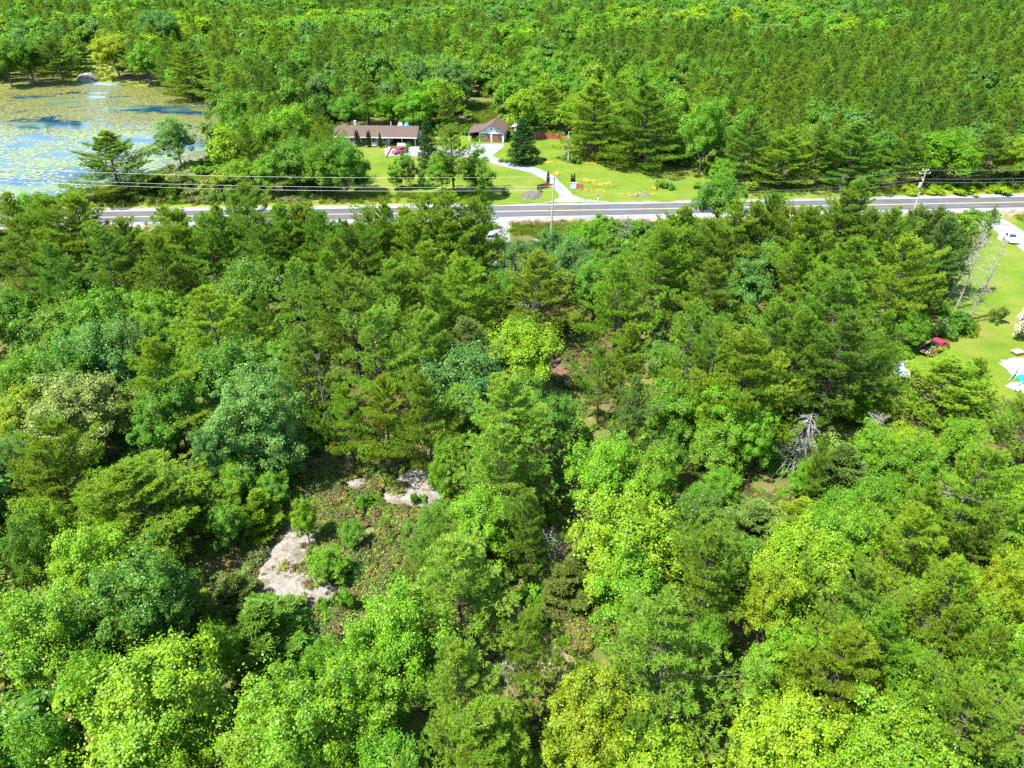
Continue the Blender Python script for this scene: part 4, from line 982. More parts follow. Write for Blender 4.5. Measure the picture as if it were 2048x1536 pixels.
T = []   # every individual tree: dict(X, Y, w, h, kind, col, proto, z)
def put(x, y, w, kind, col, h=None, pr=None, base=None, name=None, label=None, cat='tree', group=None):
    """a tree whose tip shows at pixel (x, y) and whose crown is w pixels wide; BASE: its foot is at that pixel instead"""
    if base is not None:
        b = gp(*base); top = lift(b, x, y); h = max(1.0, top.z); X, Y = b.x, b.y
        _, _, d = project((X, Y, h * .55))
    else:
        p = gp(x, y, h); X, Y = p.x, p.y
        _, _, d = project((X, Y, h * .6))
    T.append(dict(X=X, Y=Y, w=float(w * d / FPX), h=h, kind=kind, col=col, proto=pr, name=name, label=label, cat=cat, group=group, hand=True))
P_, B_ = 'pine', 'leaf'
def many(kind, h, rows):
    for r in rows:
        x, y, w, c = r[:4]; w = w * (1.22 if kind == P_ else 1.06); hh = r[4] if len(r) > 4 else h
        put(x, y, w, kind, ('p_' if kind == P_ else 'b_') + c, hh, pr=r[5] if len(r) > 5 else None)
# foreground
many(P_, 12, [(250, 930, 270, 'yellow', 11), (75, 890, 130, 'olive', 12), (915, 1085, 250, 'light', 14), (912, 1270, 225, 'light', 14), (1050, 1215, 130, 'mid', 11), (960, 1430, 230, 'mid', 11), (1010, 1520, 120, 'mid', 9),
   (1355, 1205, 300, 'light', 15), (1435, 1065, 215, 'mid', 14), (1750, 1130, 170, 'teal', 13), (1705, 1260, 200, 'olive', 13), (1850, 1015, 160, 'yellow', 12), (1925, 1120, 210, 'yellow', 13), (1805, 1225, 190, 'mid', 13),
   (1970, 1380, 240, 'mid', 12), (1270, 1440, 160, 'mid', 10), (1020, 755, 200, 'light', 15), (1000, 855, 210, 'light', 14), (1060, 985, 130, 'dark', 12), (1985, 890, 180, 'mid', 14), (2020, 960, 150, 'light', 13), (1862, 965, 110, 'olive', 10), (1930, 1210, 130, 'olive', 11), (2000, 1250, 140, 'mid', 11)])
many(P_, 5, [(385, 1180, 95, 'light'), (468, 1145, 95, 'grey'), (495, 1220, 155, 'teal', 6), (503, 985, 85, 'yellow'), (190, 1500, 120, 'light', 6), (1378, 1000, 95, 'grey'), (1698, 897, 110, 'grey', 6), (1530, 1010, 120, 'grey', 5), (1140, 1110, 110, 'grey', 6), (985, 1050, 80, 'grey', 5), (1600, 1000, 90, 'olive', 4), (400, 920, 80, 'olive', 6)])
for t in T[-12:]: t['proto'] = YOUNG_P
many(B_, 11, [(165, 1065, 180, 'lime'), (248, 1130, 220, 'dark', 12), (345, 1120, 130, 'mid'), (45, 1190, 200, 'bright', 12), (280, 1200, 130, 'bright', 9), (250, 1345, 330, 'lime', 12), (150, 1330, 140, 'bright', 10), (30, 1440, 150, 'bright'), (330, 1515, 170, 'lime', 9),
   (420, 1250, 70, 'lime', 8), (560, 1380, 270, 'lime', 12), (480, 1480, 170, 'yellow', 10), (781, 1200, 215, 'bright', 12), (720, 1335, 215, 'lime', 11), (640, 1290, 120, 'bright', 9), (778, 1490, 160, 'bright', 9), (645, 1500, 140, 'lime', 9),
   (1205, 1370, 230, 'yellow', 11), (1585, 1260, 140, 'bright', 10), (1560, 1130, 110, 'gold', 11), (1635, 1060, 190, 'yellow', 11), (1593, 1435, 260, 'yellow', 11), (1820, 1440, 240, 'lime', 11), (1862, 1320, 160, 'lime', 10), (2036, 1250, 130, 'bright'), (2040, 1100, 100, 'gold'),
   (1330, 1510, 240, 'yellow', 10), (1700, 1500, 190, 'lime', 9), (1226, 880, 160, 'lime', 11), (1305, 900, 120, 'bright', 10), (1260, 1000, 225, 'yellow', 12), (1255, 1105, 170, 'bright', 10), (1430, 1230, 90, 'bright', 8), (1130, 1440, 110, 'lime', 7),
   (895, 875, 95, 'bright', 9), (957, 985, 135, 'bright', 10), (858, 1020, 115, 'mid', 7), (722, 828, 150, 'bright', 10), (600, 1000, 62, 'lime', 6), (442, 1010, 80, 'mid', 6), (646, 1100, 85, 'bright', 4.5), (700, 1045, 60, 'mid', 3.5), (20, 1040, 110, 'mid'), (60, 1000, 110, 'lime', 9), (330, 940, 90, 'mid', 8), (460, 930, 90, 'bright', 6), (540, 945, 80, 'mid', 5)])
put(490, 745, 215, B_, 'b_teal', 14, pr=ROUND_B); put(415, 850, 110, B_, 'b_teal', 9, pr=ROUND_B); put(555, 850, 100, B_, 'b_teal', 8, pr=ROUND_B)
# middle band, left to right
many(B_, 11, [(88, 615, 170, 'mid'), (176, 590, 140, 'bright', 12), (176, 650, 135, 'teal', 12), (230, 640, 110, 'teal'), (316, 630, 105, 'bright', 9), (300, 580, 110, 'lime', 9), (117, 690, 130, 'mid'), (23, 700, 120, 'bright'), (123, 755, 210, 'pale', 11), (23, 785, 110, 'gold', 9), (322, 740, 135, 'dark', 12), (10, 870, 100, 'teal'), (300, 800, 110, 'mid', 9), (390, 700, 100, 'bright', 8),
   (50, 385, 95, 'bright', 12), (1036, 645, 160, 'yellow', 11), (1150, 480, 120, 'teal', 11), (1195, 520, 100, 'mid', 10), (1040, 475, 95, 'teal', 10), (1000, 540, 80, 'mid', 9), (1466, 760, 165, 'bright', 11), (1525, 820, 90, 'bright', 9), (1440, 850, 110, 'mid', 8), (1543, 455, 140, 'teal', 11), (1500, 520, 120, 'teal', 10), (1840, 625, 60, 'bright', 6), (1752, 722, 62, 'teal', 4), (1765, 800, 80, 'gold', 3), (1720, 790, 90, 'lime', 4),
   (1857, 885, 120, 'bright', 9), (1760, 955, 105, 'bright', 8), (1690, 985, 120, 'bright', 9), (1620, 930, 70, 'bright', 5), (1760, 850, 80, 'lime', 7), (1450, 940, 80, 'bright', 6), (1410, 970, 80, 'mid', 6), (1340, 870, 80, 'mid', 7), (1720, 1020, 130, 'bright', 10), (1660, 1035, 110, 'mid', 9), (1180, 440, 70, 'bright', 8), (1145, 425, 70, 'lime', 8), (670, 820, 60, 'mid', 5), (1940, 840, 90, 'lime', 7), (1780, 690, 50, 'mid', 4)])
many(P_, 15, [(285, 680, 190, 'olive'), (102, 835, 180, 'yellow', 13), (135, 378, 160, 'olive', 16), (20, 470, 110, 'dark'), (190, 450, 140, 'dark'), (80, 460, 110, 'olive'), (355, 410, 140, 'olive'), (300, 470, 110, 'mid'), (410, 570, 160, 'yellow'), (505, 530, 150, 'dark', 16), (470, 385, 110, 'mid'), (520, 420, 100, 'dark'), (590, 410, 95, 'mid'), (640, 425, 90, 'dark'), (665, 470, 120, 'mid'),
   (770, 405, 105, 'olive'), (720, 440, 100, 'mid'), (830, 440, 100, 'mid'), (905, 385, 150, 'olive', 17), (580, 520, 140, 'light'), (640, 500, 120, 'mid'), (690, 545, 170, 'mid', 16), (770, 520, 130, 'light'), (845, 485, 150, 'olive', 16), (870, 560, 120, 'mid'), (930, 510, 175, 'olive', 16), (735, 615, 150, 'light'), (835, 620, 140, 'light'), (1085, 505, 150, 'olive', 14),
   (597, 655, 130, 'light', 13), (760, 745, 130, 'olive', 13), (680, 760, 110, 'olive', 12), (850, 745, 130, 'mid', 14), (930, 640, 130, 'grey', 12), (1245, 515, 140, 'yellow'), (1255, 600, 190, 'olive', 16), (1210, 660, 120, 'light', 13), (1330, 455, 145, 'olive', 16), (1420, 520, 130, 'mid'), (1390, 600, 140, 'mid'), (1275, 720, 170, 'grey', 15), (1360, 680, 150, 'grey', 15), (1440, 640, 140, 'dark'), (1510, 660, 190, 'olive', 16), (1590, 690, 170, 'light', 15), (1570, 600, 140, 'mid'),
   (1690, 545, 200, 'dark', 16), (1722, 475, 180, 'mid', 16), (1822, 470, 150, 'olive'), (1800, 560, 195, 'dark', 17), (1700, 620, 170, 'dark', 16), (1618, 620, 150, 'mid'), (1650, 530, 140, 'mid'), (1858, 415, 110, 'grey', 14), (1722, 360, 110, 'light', 17), (1560, 390, 95, 'mid', 14), (1636, 415, 95, 'mid', 14), (1610, 470, 120, 'olive'), (1450, 450, 120, 'mid'), (1420, 440, 110, 'dark'), (1915, 725, 180, 'olive', 9), (1960, 716, 90, 'olive', 8), (1640, 740, 130, 'mid'), (1670, 810, 130, 'olive', 13), (1580, 790, 110, 'dark', 12), (1780, 640, 130, 'dark', 14), (1905, 430, 90, 'grey', 14), (1245, 830, 90, 'grey', 10), (560, 740, 90, 'mid', 10)])
many(P_, 15, [(10, 384, 110, 'mid'), (95, 388, 121, 'olive'), (235, 426, 121, 'mid'), (325, 411, 110, 'olive'), (400, 426, 110, 'mid'), (435, 406, 99, 'mid'), (478, 361, 115, 'dark', 16), (555, 408, 110, 'mid'), (608, 404, 110, 'olive'), (628, 421, 99, 'mid'), (695, 438, 110, 'dark'), (735, 418, 121, 'mid'), (800, 411, 110, 'olive'), (862, 388, 121, 'mid', 16), (940, 398, 115, 'mid', 16), (885, 416, 121, 'olive'),
   (1345, 424, 121, 'olive'), (1385, 417, 115, 'mid'), (1478, 400, 121, 'olive'), (1512, 404, 115, 'mid'), (1545, 384, 115, 'dark', 16), (1592, 410, 115, 'olive'), (1625, 417, 110, 'mid'), (1690, 380, 126, 'mid', 16), (1752, 404, 115, 'dark'), (1790, 414, 121, 'mid'), (1832, 397, 99, 'grey', 15), (1895, 394, 93, 'grey', 15), (1940, 410, 99, 'grey')])
put(985, 352, 62, P_, 'p_mid', base=(968, 512), pr=SKINNY_P)
# round the pond, the houses and the lawn (feet surveyed)
for r in [(205, 265, 150, P_, 'p_olive', (243, 394), BIG_P), (865, 233, 52, 'spruce', 's_blue', (857, 334), SPRUCE), (1047, 238, 76, 'spruce', 's_blue', (1045, 324), SPRUCE), (650, 195, 55, 'spruce', 's_blue', (652, 275), SPRUCE),
          (1192, 165, 145, P_, 'p_olive', (1190, 312), BIG_P), (1293, 170, 150, P_, 'p_mid', (1290, 334), BIG_P), (1403, 195, 90, B_, 'b_bright', (1397, 352), None), (1560, 255, 110, P_, 'p_olive', (1555, 372), BIG_P), (1480, 225, 105, P_, 'p_dark', (1478, 365), BIG_P), (1690, 245, 130, P_, 'p_dark', (1690, 372), BIG_P), (1620, 240, 100, P_, 'p_mid', (1620, 370), None),
          (1880, 258, 130, B_, 'b_bright', (1872, 372), None), (1965, 250, 90, P_, 'p_light', (1960, 368), None), (1800, 265, 80, P_, 'p_mid', (1795, 372), None), (2030, 270, 90, B_, 'b_yellow', (2015, 370), None),
          (352, 232, 92, B_, 'b_teal', (365, 336), None), (420, 222, 50, B_, 'b_mid', (440, 322), THIN_B), (475, 182, 78, B_, 'b_bright', (492, 285), None), (575, 212, 105, B_, 'b_lime', (590, 330), None), (530, 230, 80, B_, 'b_lime', (545, 345), None), (600, 275, 120, B_, 'b_mid', (605, 385), None), (540, 310, 85, B_, 'b_bright', (550, 392), None), (690, 278, 95, B_, 'b_mid', (695, 392), None), (640, 290, 80, B_, 'b_bright', (645, 396), None), (480, 320, 90, B_, 'b_lime', (490, 388), None), (735, 300, 50, B_, 'b_mid', (728, 385), THIN_B),
          (905, 252, 100, P_, 'p_mid', (908, 392), None), (880, 305, 75, B_, 'b_bright', (885, 390), None), (950, 300, 70, B_, 'b_mid', (950, 385), THIN_B), (975, 315, 50, B_, 'b_mid', (975, 398), THIN_B), (815, 290, 45, B_, 'b_mid', (820, 378), THIN_B), (790, 318, 45, B_, 'b_bright', (795, 380), THIN_B), (843, 325, 30, B_, 'b_mid', (846, 378), THIN_B),
          (905, 118, 110, B_, 'b_teal', (915, 218), None), (832, 180, 95, B_, 'b_bright', (838, 262), None), (770, 190, 75, B_, 'b_bright', (772, 258), None), (700, 190, 80, B_, 'b_mid', (702, 262), None), (735, 165, 80, P_, 'p_dark', (738, 250), None), (1130, 205, 60, B_, 'b_lime', (1130, 268), None), (1080, 210, 60, B_, 'b_bright', (1082, 262), None), (1050, 190, 60, P_, 'p_dark', (1048, 242), None), (1008, 140, 60, P_, 'p_dark', (1012, 200), None), (1100, 170, 80, P_, 'p_mid', (1100, 255), None),
          (375, 95, 95, P_, 'p_olive', (385, 200), BIG_P), (440, 120, 90, P_, 'p_mid', (450, 215), None), (120, 70, 100, P_, 'p_dark', (130, 168), None), (235, 68, 85, B_, 'b_gold', (240, 158), None), (60, 70, 90, B_, 'b_dark', (70, 170), None), (15, 75, 80, B_, 'b_bright', (25, 175), None), (300, 85, 80, B_, 'b_bright', (305, 172), None), (330, 18, 100, B_, 'b_teal', (335, 110), ROUND_B), (510, 110, 90, P_, 'p_dark', (520, 230), None), (590, 120, 80, P_, 'p_teal', (597, 220), None),
          (320, 345, 40, P_, 'p_dark', (322, 385), YOUNG_P), (375, 350, 55, P_, 'p_grey', (378, 385), YOUNG_P), (420, 305, 32, P_, 'p_mid', (424, 335), YOUNG_P), (1438, 345, 112, B_, 'b_mid', (1430, 470), None), (1450, 320, 70, B_, 'b_bright', (1445, 378), None)]:
    put(r[0], r[1], r[2] * (1.2 if r[3] == P_ else 0.95 if r[6] is THIN_B else 1.0), r[3], r[4], base=r[5], pr=r[6])
# cedars and bushes
for x, y0, y1, w, lb in ((714, 259, 293, 6.5, 'leftmost slim cedar of the pair left of the bungalow door'), (718.5, 260, 293.5, 6.5, 'right slim cedar of the pair left of the bungalow door'), (737, 261, 294.5, 6, 'left slim cedar of the pair right of the bungalow door'), (741, 260, 294.5, 6, 'right slim cedar of the pair right of the bungalow door'), (761.5, 265, 295, 7, 'single slim cedar nearest the bungalow carport'),
                         (1096, 342, 370, 7, 'slim dark cedar behind the left entrance wall'), (1143.5, 348, 370, 5.5, 'left slim cedar of the pair behind the entrance panel'), (1148, 346, 370, 5.5, 'right slim cedar of the pair behind the entrance panel')):
    put(x, y0, w, 'cedar', 'c_dark', base=(x, y1), pr=CEDAR, name='columnar_cedar', label=lb, cat='shrub', group='slim columnar cedars')
for x, y0, y1, w, c, lb in ((2044, 614, 680, 62, 'flower', 'big bush covered in white blossom on the lawn at right edge'), (1991, 612, 646, 34, 'p_dark', 'small dark bush alone on the lawn'), (1143, 308, 326, 22, 'b_mid', 'green bush at the foot of the lawn utility pole'), (1157, 316, 328, 16, 'b_dark', 'low dark bush right of the lawn utility pole'),
                            (1320, 358, 376, 28, 'b_bright', 'left bush of a pair on the lawn near the road'), (1340, 364, 378, 24, 'b_mid', 'right bush of a pair on the lawn near the road'), (1398, 360, 376, 30, 'b_lime', 'lime bush at the lawn edge by the road'), (1455, 360, 382, 40, 'b_yellow', 'wide yellow green bush by the road under pines'), (1500, 360, 384, 36, 'b_yellow', 'yellow green bush right of the wide roadside bush'), (1080, 374, 384, 10, 'b_dark', 'small dark bush at the left end of the curved wall'),
                            (1003, 316, 324, 14, 'b_mid', 'small bush at the driveway bend beside the spruce'), (1012, 317, 325, 14, 'b_lime', 'flowering low bush left of the spruce by the drive'), (773, 290, 297, 10, 'b_lime', 'small lime bush at the bungalow corner'), (1910, 620, 665, 70, 'b_dark', 'dark broad bush under the leaning pines'), (1880, 640, 675, 55, 'b_teal', 'bluish bush behind the red pickup'), (1925, 640, 668, 40, 'b_mid', 'low green bush at the right foot of the leaning pines'),
                            (655, 1195, 1225, 50, 'b_mid', 'low bush growing on the bare bedrock slab'), (690, 1180, 1225, 50, 'b_bright', 'bright bush at the lower right of the bedrock slab'), (605, 1190, 1215, 40, 'b_pale', 'pale low bush in the middle of the bedrock slab'), (730, 985, 1020, 40, 'b_bright', 'small bush in the upper middle of the clearing'), (830, 985, 1010, 20, 'b_mid', 'tiny bush on the upper bedrock slab'),
                            (1008, 372, 388, 26, 'b_teal', 'bluish bush left of the grey rocky mound'), (400, 330, 350, 40, 'b_lime', 'lime bush on the pond shore'), (460, 335, 375, 60, 'b_yellow', 'large yellow green bush between pond and road'), (430, 350, 385, 50, 'b_gold', 'golden green bush by the road near the pond'), (345, 370, 395, 45, 'b_yellow', 'yellow green bush beside the pond side pine'), (1870, 372, 386, 50, 'b_gold', 'golden bush behind the leaning utility pole'), (1820, 370, 386, 50, 'b_gold', 'golden bush left of the leaning utility pole'), (1930, 374, 388, 55, 'b_gold', 'golden bush right of the leaning utility pole'), (1995, 372, 386, 50, 'b_yellow', 'yellow green bush at the far right roadside')):
    put(x, y0, w, 'bush', c, base=(x, y1), pr=random.choice(BUSH), name='bush', label=lb, cat='shrub')
KEY = [[(645, 960), (720, 940), (800, 940), (858, 935), (882, 990), (840, 1008), (770, 1080), (690, 1110), (640, 1060)], [(535, 1120), (585, 1045), (625, 1055), (640, 1140), (690, 1185), (665, 1228), (600, 1238), (540, 1205)],
       [(1832, 664), (1908, 664), (1908, 742), (1832, 742)], [(1785, 718), (1828, 718), (1828, 765), (1785, 765)], [(2012, 700), (2048, 700), (2048, 790), (2018, 790)], [(1545, 855), (1622, 855), (1622, 925), (1545, 925)], [(1900, 1012), (1960, 1012), (1960, 1055), (1900, 1055)],
       [(1000, 400), (1338, 398), (1338, 440), (1000, 452)], [(1115, 680), (1170, 670), (1180, 745), (1135, 745)], [(545, 680), (570, 665), (580, 695), (560, 705)], [(1130, 1270), (1180, 1220), (1195, 1210), (1160, 1270), (1110, 1350), (1075, 1450), (1065, 1440), (1095, 1330)], [(1435, 1005), (1520, 995), (1590, 995), (1540, 1020), (1440, 1035)], [(330, 1235), (380, 1235), (380, 1275), (330, 1275)], [(1325, 820), (1385, 820), (1385, 880), (1325, 880)], [(990, 455), (1015, 455), (1012, 480), (990, 480)], [(1930, 530), (2000, 530), (1960, 640), (1910, 640)], [(190, 412), (300, 412), (300, 452), (205, 452)], [(1745, 392), (2048, 392), (2048, 418), (1745, 425)]]
kept = []
for t in T:
    ok = t['kind'] not in (P_, B_) or t['h'] <= 7 or math.hypot(t['X'], t['Y']) > 160
    for _ in range(1 if ok else 12):
        if ok: break
        r_ = t['w'] / 2 * .85; x, y, h = t['X'], t['Y'], t['h']
        s = np.array([(x, y, h * .92), (x, y, h * .6), (x - r_, y, h * .55), (x + r_, y, h * .55), (x, y - r_ * .8, h * .42), (x - r_ * .6, y, h * .75), (x + r_ * .6, y, h * .75), (x - r_ * .6, y - r_ * .6, h * .4), (x + r_ * .6, y - r_ * .6, h * .4), (x, y, h * .3)])
        qx, qy, _d2 = project(s)
        if not any(inside(poly, qx, qy).any() for poly in KEY): ok = True; break
        t['w'] *= .92; t['h'] *= .97
    if ok: kept.append(t)
print('hand trees trimmed away:', len(T) - len(kept)); T[:] = kept
n_hand = len(T)

# fill the rest of the wood: random positions at a minimum spacing, kept out of the openings
def fill():
    cell = 4.0; H_ = {}
    hand = [(t['X'], t['Y'], t['w'] / 2) for t in T]
    def near(x, y, rad):
        i, j = int(x // cell), int(y // cell)
        for a in range(i - 2, i + 3):
            for b in range(j - 2, j + 3):
                for (u, v, q) in H_.get((a, b), ()):
                    if (u - x) ** 2 + (v - y) ** 2 < (.64 * (rad + q)) ** 2: return True
        return False
    def addh(x, y, rad): H_.setdefault((int(x // cell), int(y // cell)), []).append((x, y, rad))
    for h_ in hand:
        addh(*h_)
    n = 60000; g = np.random.default_rng(77)
    # candidates spread over the wedge that the camera sees plus a margin
    ys = np.sqrt(g.uniform(8 ** 2, 690 ** 2, n)); half = 0.80 * (ys * _cp + 30) + 14
    xs = g.uniform(-1, 1, n) * half
    px, py, dep = project(np.stack([xs, ys, np.zeros(n)], -1))
    bad = np.zeros(n, bool)
    for poly in NO_BASE: bad |= inside(poly, px, py)
    for poly in OPEN: bad |= inside(poly, px, py)
    bad |= on_road(xs, ys) < 10.5
    zn = fbm(xs * .013 + 3, ys * .013, 3); cn = fbm(xs * .02 + 50, ys * .02, 3); u1 = g.random(n); u2 = g.random(n); u3 = g.random(n); u4 = g.random(n)
    out = []
    for i in np.nonzero(~bad)[0]:
        x, y = xs[i], ys[i]
        pp = .5 + (zn[i] - .5) * 2.4
        if y > 190 and x > 10: pp += .05
        if 85 < y < 150: pp += .30 if x > -35 else -.1
        if y > 330: pp -= .10
        kind = P_ if u1[i] < pp else B_
        if kind == P_: h = 10.5 + 6.5 * u2[i]; w = h * (.52 + .20 * u3[i])
        else: h = 7.5 + 5.5 * u2[i]; w = h * (.72 + .30 * u3[i])
        if y > 190 and kind == P_: h = 10 + 6.5 * u2[i]; w = h * (.56 + .22 * u3[i])
        if u4[i] < .12: h *= .55; w *= .6
        r_ = w / 2
        if near(x, y, r_): continue
        s = np.array([(x, y, h), (x, y, h * .55), (x - r_ * .8, y, h * .5), (x + r_ * .8, y, h * .5), (x, y - r_ * .6, h * .35), (x, y, h * .8)])
        qx, qy, _ = project(s); hit = bool(y < 150 and y > 95 and qy[0] < 436 and -30 < qx[0] < 2078)
        for poly in OPEN:
            if inside(poly, qx, qy).any(): hit = True; break
        if hit: continue
        addh(x, y, r_)
        v = cn[i] + (u3[i] - .5) * .45
        col = (('p_dark', 'p_teal', 'p_mid', 'p_mid', 'p_olive', 'p_light', 'p_yellow') if kind == P_ else ('b_dark', 'b_teal', 'b_mid', 'b_mid', 'b_bright', 'b_lime', 'b_yellow'))[int(np.clip((v - .22) / .56 * 7, 0, 6))]
        if y > 175 and col in ('p_light', 'p_yellow', 'p_olive', 'b_yellow', 'b_lime', 'b_gold') and u2[i] < .62: col = 'p_dark' if kind == P_ and u3[i] < .5 else 'p_mid' if kind == P_ else 'b_dark' if u3[i] < .35 else 'b_mid'
        _, _, d = project((x, y, h / 2)); fx, fy, _ = project((x, y, h * .7))
        out.append(dict(X=x, Y=y, w=w, h=h, kind=kind, col=col, proto=None, name=None, label=None, cat='tree', group=None, hand=False, px=FPX * w / d, inview=(-30 < fx < 2078) and (-40 < fy < 1560), d=d))
    return out
FILL = fill()
print('hand trees', n_hand, 'fill', len(FILL))
for kind in (P_, B_):
    have = sum(1 for t in T if t['kind'] == kind)
    c = sorted([t for t in FILL if t['kind'] == kind and t['inview']], key=lambda t: -t['px'])
    for t in c[:max(0, 298 - have)]: t['single'] = True; T.append(t)
MASS = [t for t in FILL if not t.get('single')]

# ------------------------------------------------------------------ labels: colour, kind and the nearest thing one can find
MARKS = [(600, 1150, 'the long bare bedrock slab'), (840, 970, 'the upper bedrock slab'), (1868, 695, 'the red pickup'), (1806, 742, 'the corrugated lean-to'), (2035, 745, 'the white covered heap'), (745, 272, 'the bungalow'), (985, 268, 'the garage'), (180, 280, 'the lily pond'),
         (1155, 385, 'the driveway mouth'), (1102, 420, 'the tall pole by the driveway'), (1840, 370, 'the leaning transformer pole'), (1110, 1330, 'the brown woodland trail'), (490, 800, 'the big round bluish tree'), (1582, 890, 'the fan shaped dead conifer'), (1930, 1035, 'the silvery fallen tree'), (1150, 715, 'the brown needle covered opening'),
         (352, 1255, 'the bare grey branches lower left'), (100, 1510, 'the brown patch bottom left'), (1560, 1150, 'the golden tree lower right'), (1950, 500, 'the half dead leaning pine'), (1190, 250, 'the two big lawn pines'), (172, 158, 'the pond rock face'), (2020, 480, 'the white car'), (1000, 470, 'the lane entrance'), (1600, 405, 'the right stretch of road'), (1450, 1020, 'the dry grass opening'), (250, 435, 'the left stretch of road'), (1040, 285, 'the driveway spruce')]
ORD = ['', 'second ', 'third ', 'fourth ', 'fifth ', 'sixth ', 'seventh ', 'eighth ', 'ninth ', 'tenth ', 'eleventh ', 'twelfth ']
def label_all():
    for t in T: t['fx'], t['fy'], _ = [float(v) for v in project((t['X'], t['Y'], t['h'] * .75))]
    buckets = {}
    for t in T:
        if t['label']: continue
        t['word'] = {'pine': 'pine', 'leaf': 'leafy tree', 'spruce': 'spruce'}[t['kind']]; t['colw'] = WORD.get(t['col'], 'dark bluish')
        best = None
        for (mx, my, nm) in MARKS:
            dx, dy = t['fx'] - mx, t['fy'] - my; d = math.hypot(dx, dy * 1.3)
            if best is None or d < best[0]: best = (d, nm, dx, dy)
        d, nm, dx, dy = best; side = ('right of ' if dx > 0 else 'left of ') if abs(dx) > abs(dy) * 1.2 else ('below ' if dy > 0 else 'above ')
        buckets.setdefault((t['kind'], t['colw'], side + nm), []).append((d, t))
    for (kind, cw, rel), lst in buckets.items():
        lst.sort(key=lambda a: a[0])
        for i, (d, t) in enumerate(lst):
            if i < 12:
                o = ORD[i] if len(lst) > 1 else ''
                t['label'] = (f"{'closest' if i == 0 else o.strip() + ' closest'} {cw} {t['word']} {rel}" if len(lst) > 1 else f"the only {cw} {t['word']} just {rel}")
            else:
                t['label'] = f"one of many {cw} {t['word']}s {rel}"; t['group'] = f"{cw} {t['word']}s in the wood {rel}"
            if not t['group']: t['group'] = {'pine': 'pines of the wood', 'leaf': 'leafy trees of the wood', 'spruce': 'dark spruces round the house'}[kind]
label_all()

# ------------------------------------------------------------------ plant the individuals
def plant(t, k):
    pr = t['proto']
    d = math.hypot(t['X'], t['Y'])
    if pr is None:
        near_ = d < 175 or t['hand']
        if t['kind'] == P_: pr = (NEAR_P if near_ else MID_P)[k % (5 if near_ else 3)]
        else: pr = (NEAR_B if near_ else MID_B)[k % (4 if near_ else 3)]
    nm = t['name'] or {'pine': 'pine_tree', 'leaf': 'broadleaf_tree', 'spruce': 'spruce_tree', 'cedar': 'columnar_cedar', 'bush': 'bush'}[t['kind']]
    r_ = empty(nm, (t['X'], t['Y'], 0), random.uniform(0, 6.28), t['label'], t['cat'], t['group'])
    s = t['w'] / pr['W']; r_.scale = (s, s, t['h'] / pr['H'])
    r_.rotation_euler[0] = random.uniform(-.03, .03); r_.rotation_euler[1] = random.uniform(-.03, .03)
    needle = t['kind'] in (P_, 'spruce', 'cedar')
    c = link('crown', pr['crown'], M['needle' if needle else 'leaf'], r_); v = random.uniform(.85, 1.15)
    c['tint'] = [x * v * random.uniform(.95, 1.05) for x in COL[t['col']]]
    link('trunk', pr['trunk'], M['bark'], r_)
for k, t in enumerate(T): plant(t, k)

# ------------------------------------------------------------------ the rest of the wood, one mass of real trees
def scatter(name, protos, pts, label, kind='stuff'):
    """pts: rows X, Y, Z, turn, width, height, which; protos: (objects outside the scene that get instanced, list of tints)"""
    protos, cols = protos
    pts = np.asarray(pts, np.float32); ci_ = (pts[:, 6] % len(cols)).astype(int); pts[:, 6] = pts[:, 6] // len(cols)
    tints = np.array([COL[c] for c in cols], np.float32)[ci_] * np.random.default_rng(7).uniform(.85, 1.15, (len(pts), 1)).astype(np.float32)
    me = bpy.data.meshes.new(name); me.vertices.add(len(pts)); me.vertices.foreach_set('co', pts[:, :3].ravel())
    for an, ty, col in (('turn', 'FLOAT', 3), ('wide', 'FLOAT', 4), ('tall', 'FLOAT', 5)):
        a = me.attributes.new(an, ty, 'POINT'); a.data.foreach_set('value', pts[:, col].copy())
    a = me.attributes.new('pick', 'INT', 'POINT'); a.data.foreach_set('value', pts[:, 6].astype(np.int32))
    a = me.attributes.new('tint', 'FLOAT_COLOR', 'POINT'); a.data.foreach_set('color', np.concatenate([tints, np.ones((len(pts), 1), np.float32)], 1).ravel())
    o = link(name, me, None, None, kind); tag(o, label)
    cl = bpy.data.collections.new(name + '_kinds')
    for p in protos: cl.objects.link(p)
    ng = bpy.data.node_groups.new(name, 'GeometryNodeTree')
    ng.interface.new_socket('Geometry', in_out='INPUT', socket_type='NodeSocketGeometry'); ng.interface.new_socket('Geometry', in_out='OUTPUT', socket_type='NodeSocketGeometry')
    nn = ng.nodes; gi = nn.new('NodeGroupInput'); go_ = nn.new('NodeGroupOutput'); ip = nn.new('GeometryNodeInstanceOnPoints'); ci = nn.new('GeometryNodeCollectionInfo')
    ci.inputs['Collection'].default_value = cl; ci.inputs['Separate Children'].default_value = True; ci.inputs['Reset Children'].default_value = True
    def na(n, ty):
        q = nn.new('GeometryNodeInputNamedAttribute'); q.data_type = ty; q.inputs[0].default_value = n; return q.outputs[0]
    cr = nn.new('ShaderNodeCombineXYZ'); cs = nn.new('ShaderNodeCombineXYZ')
    ng.links.new(na('turn', 'FLOAT'), cr.inputs[2]); w_ = na('wide', 'FLOAT'); ng.links.new(w_, cs.inputs[0]); ng.links.new(w_, cs.inputs[1]); ng.links.new(na('tall', 'FLOAT'), cs.inputs[2])
    ng.links.new(gi.outputs[0], ip.inputs['Points']); ng.links.new(ci.outputs[0], ip.inputs['Instance']); ip.inputs['Pick Instance'].default_value = True
    ng.links.new(na('pick', 'INT'), ip.inputs['Instance Index']); ng.links.new(cr.outputs[0], ip.inputs['Rotation']); ng.links.new(cs.outputs[0], ip.inputs['Scale'])
    ng.links.new(ip.outputs[0], go_.inputs[0])
    md = o.modifiers.new('scatter', 'NODES'); md.node_group = ng
    return o
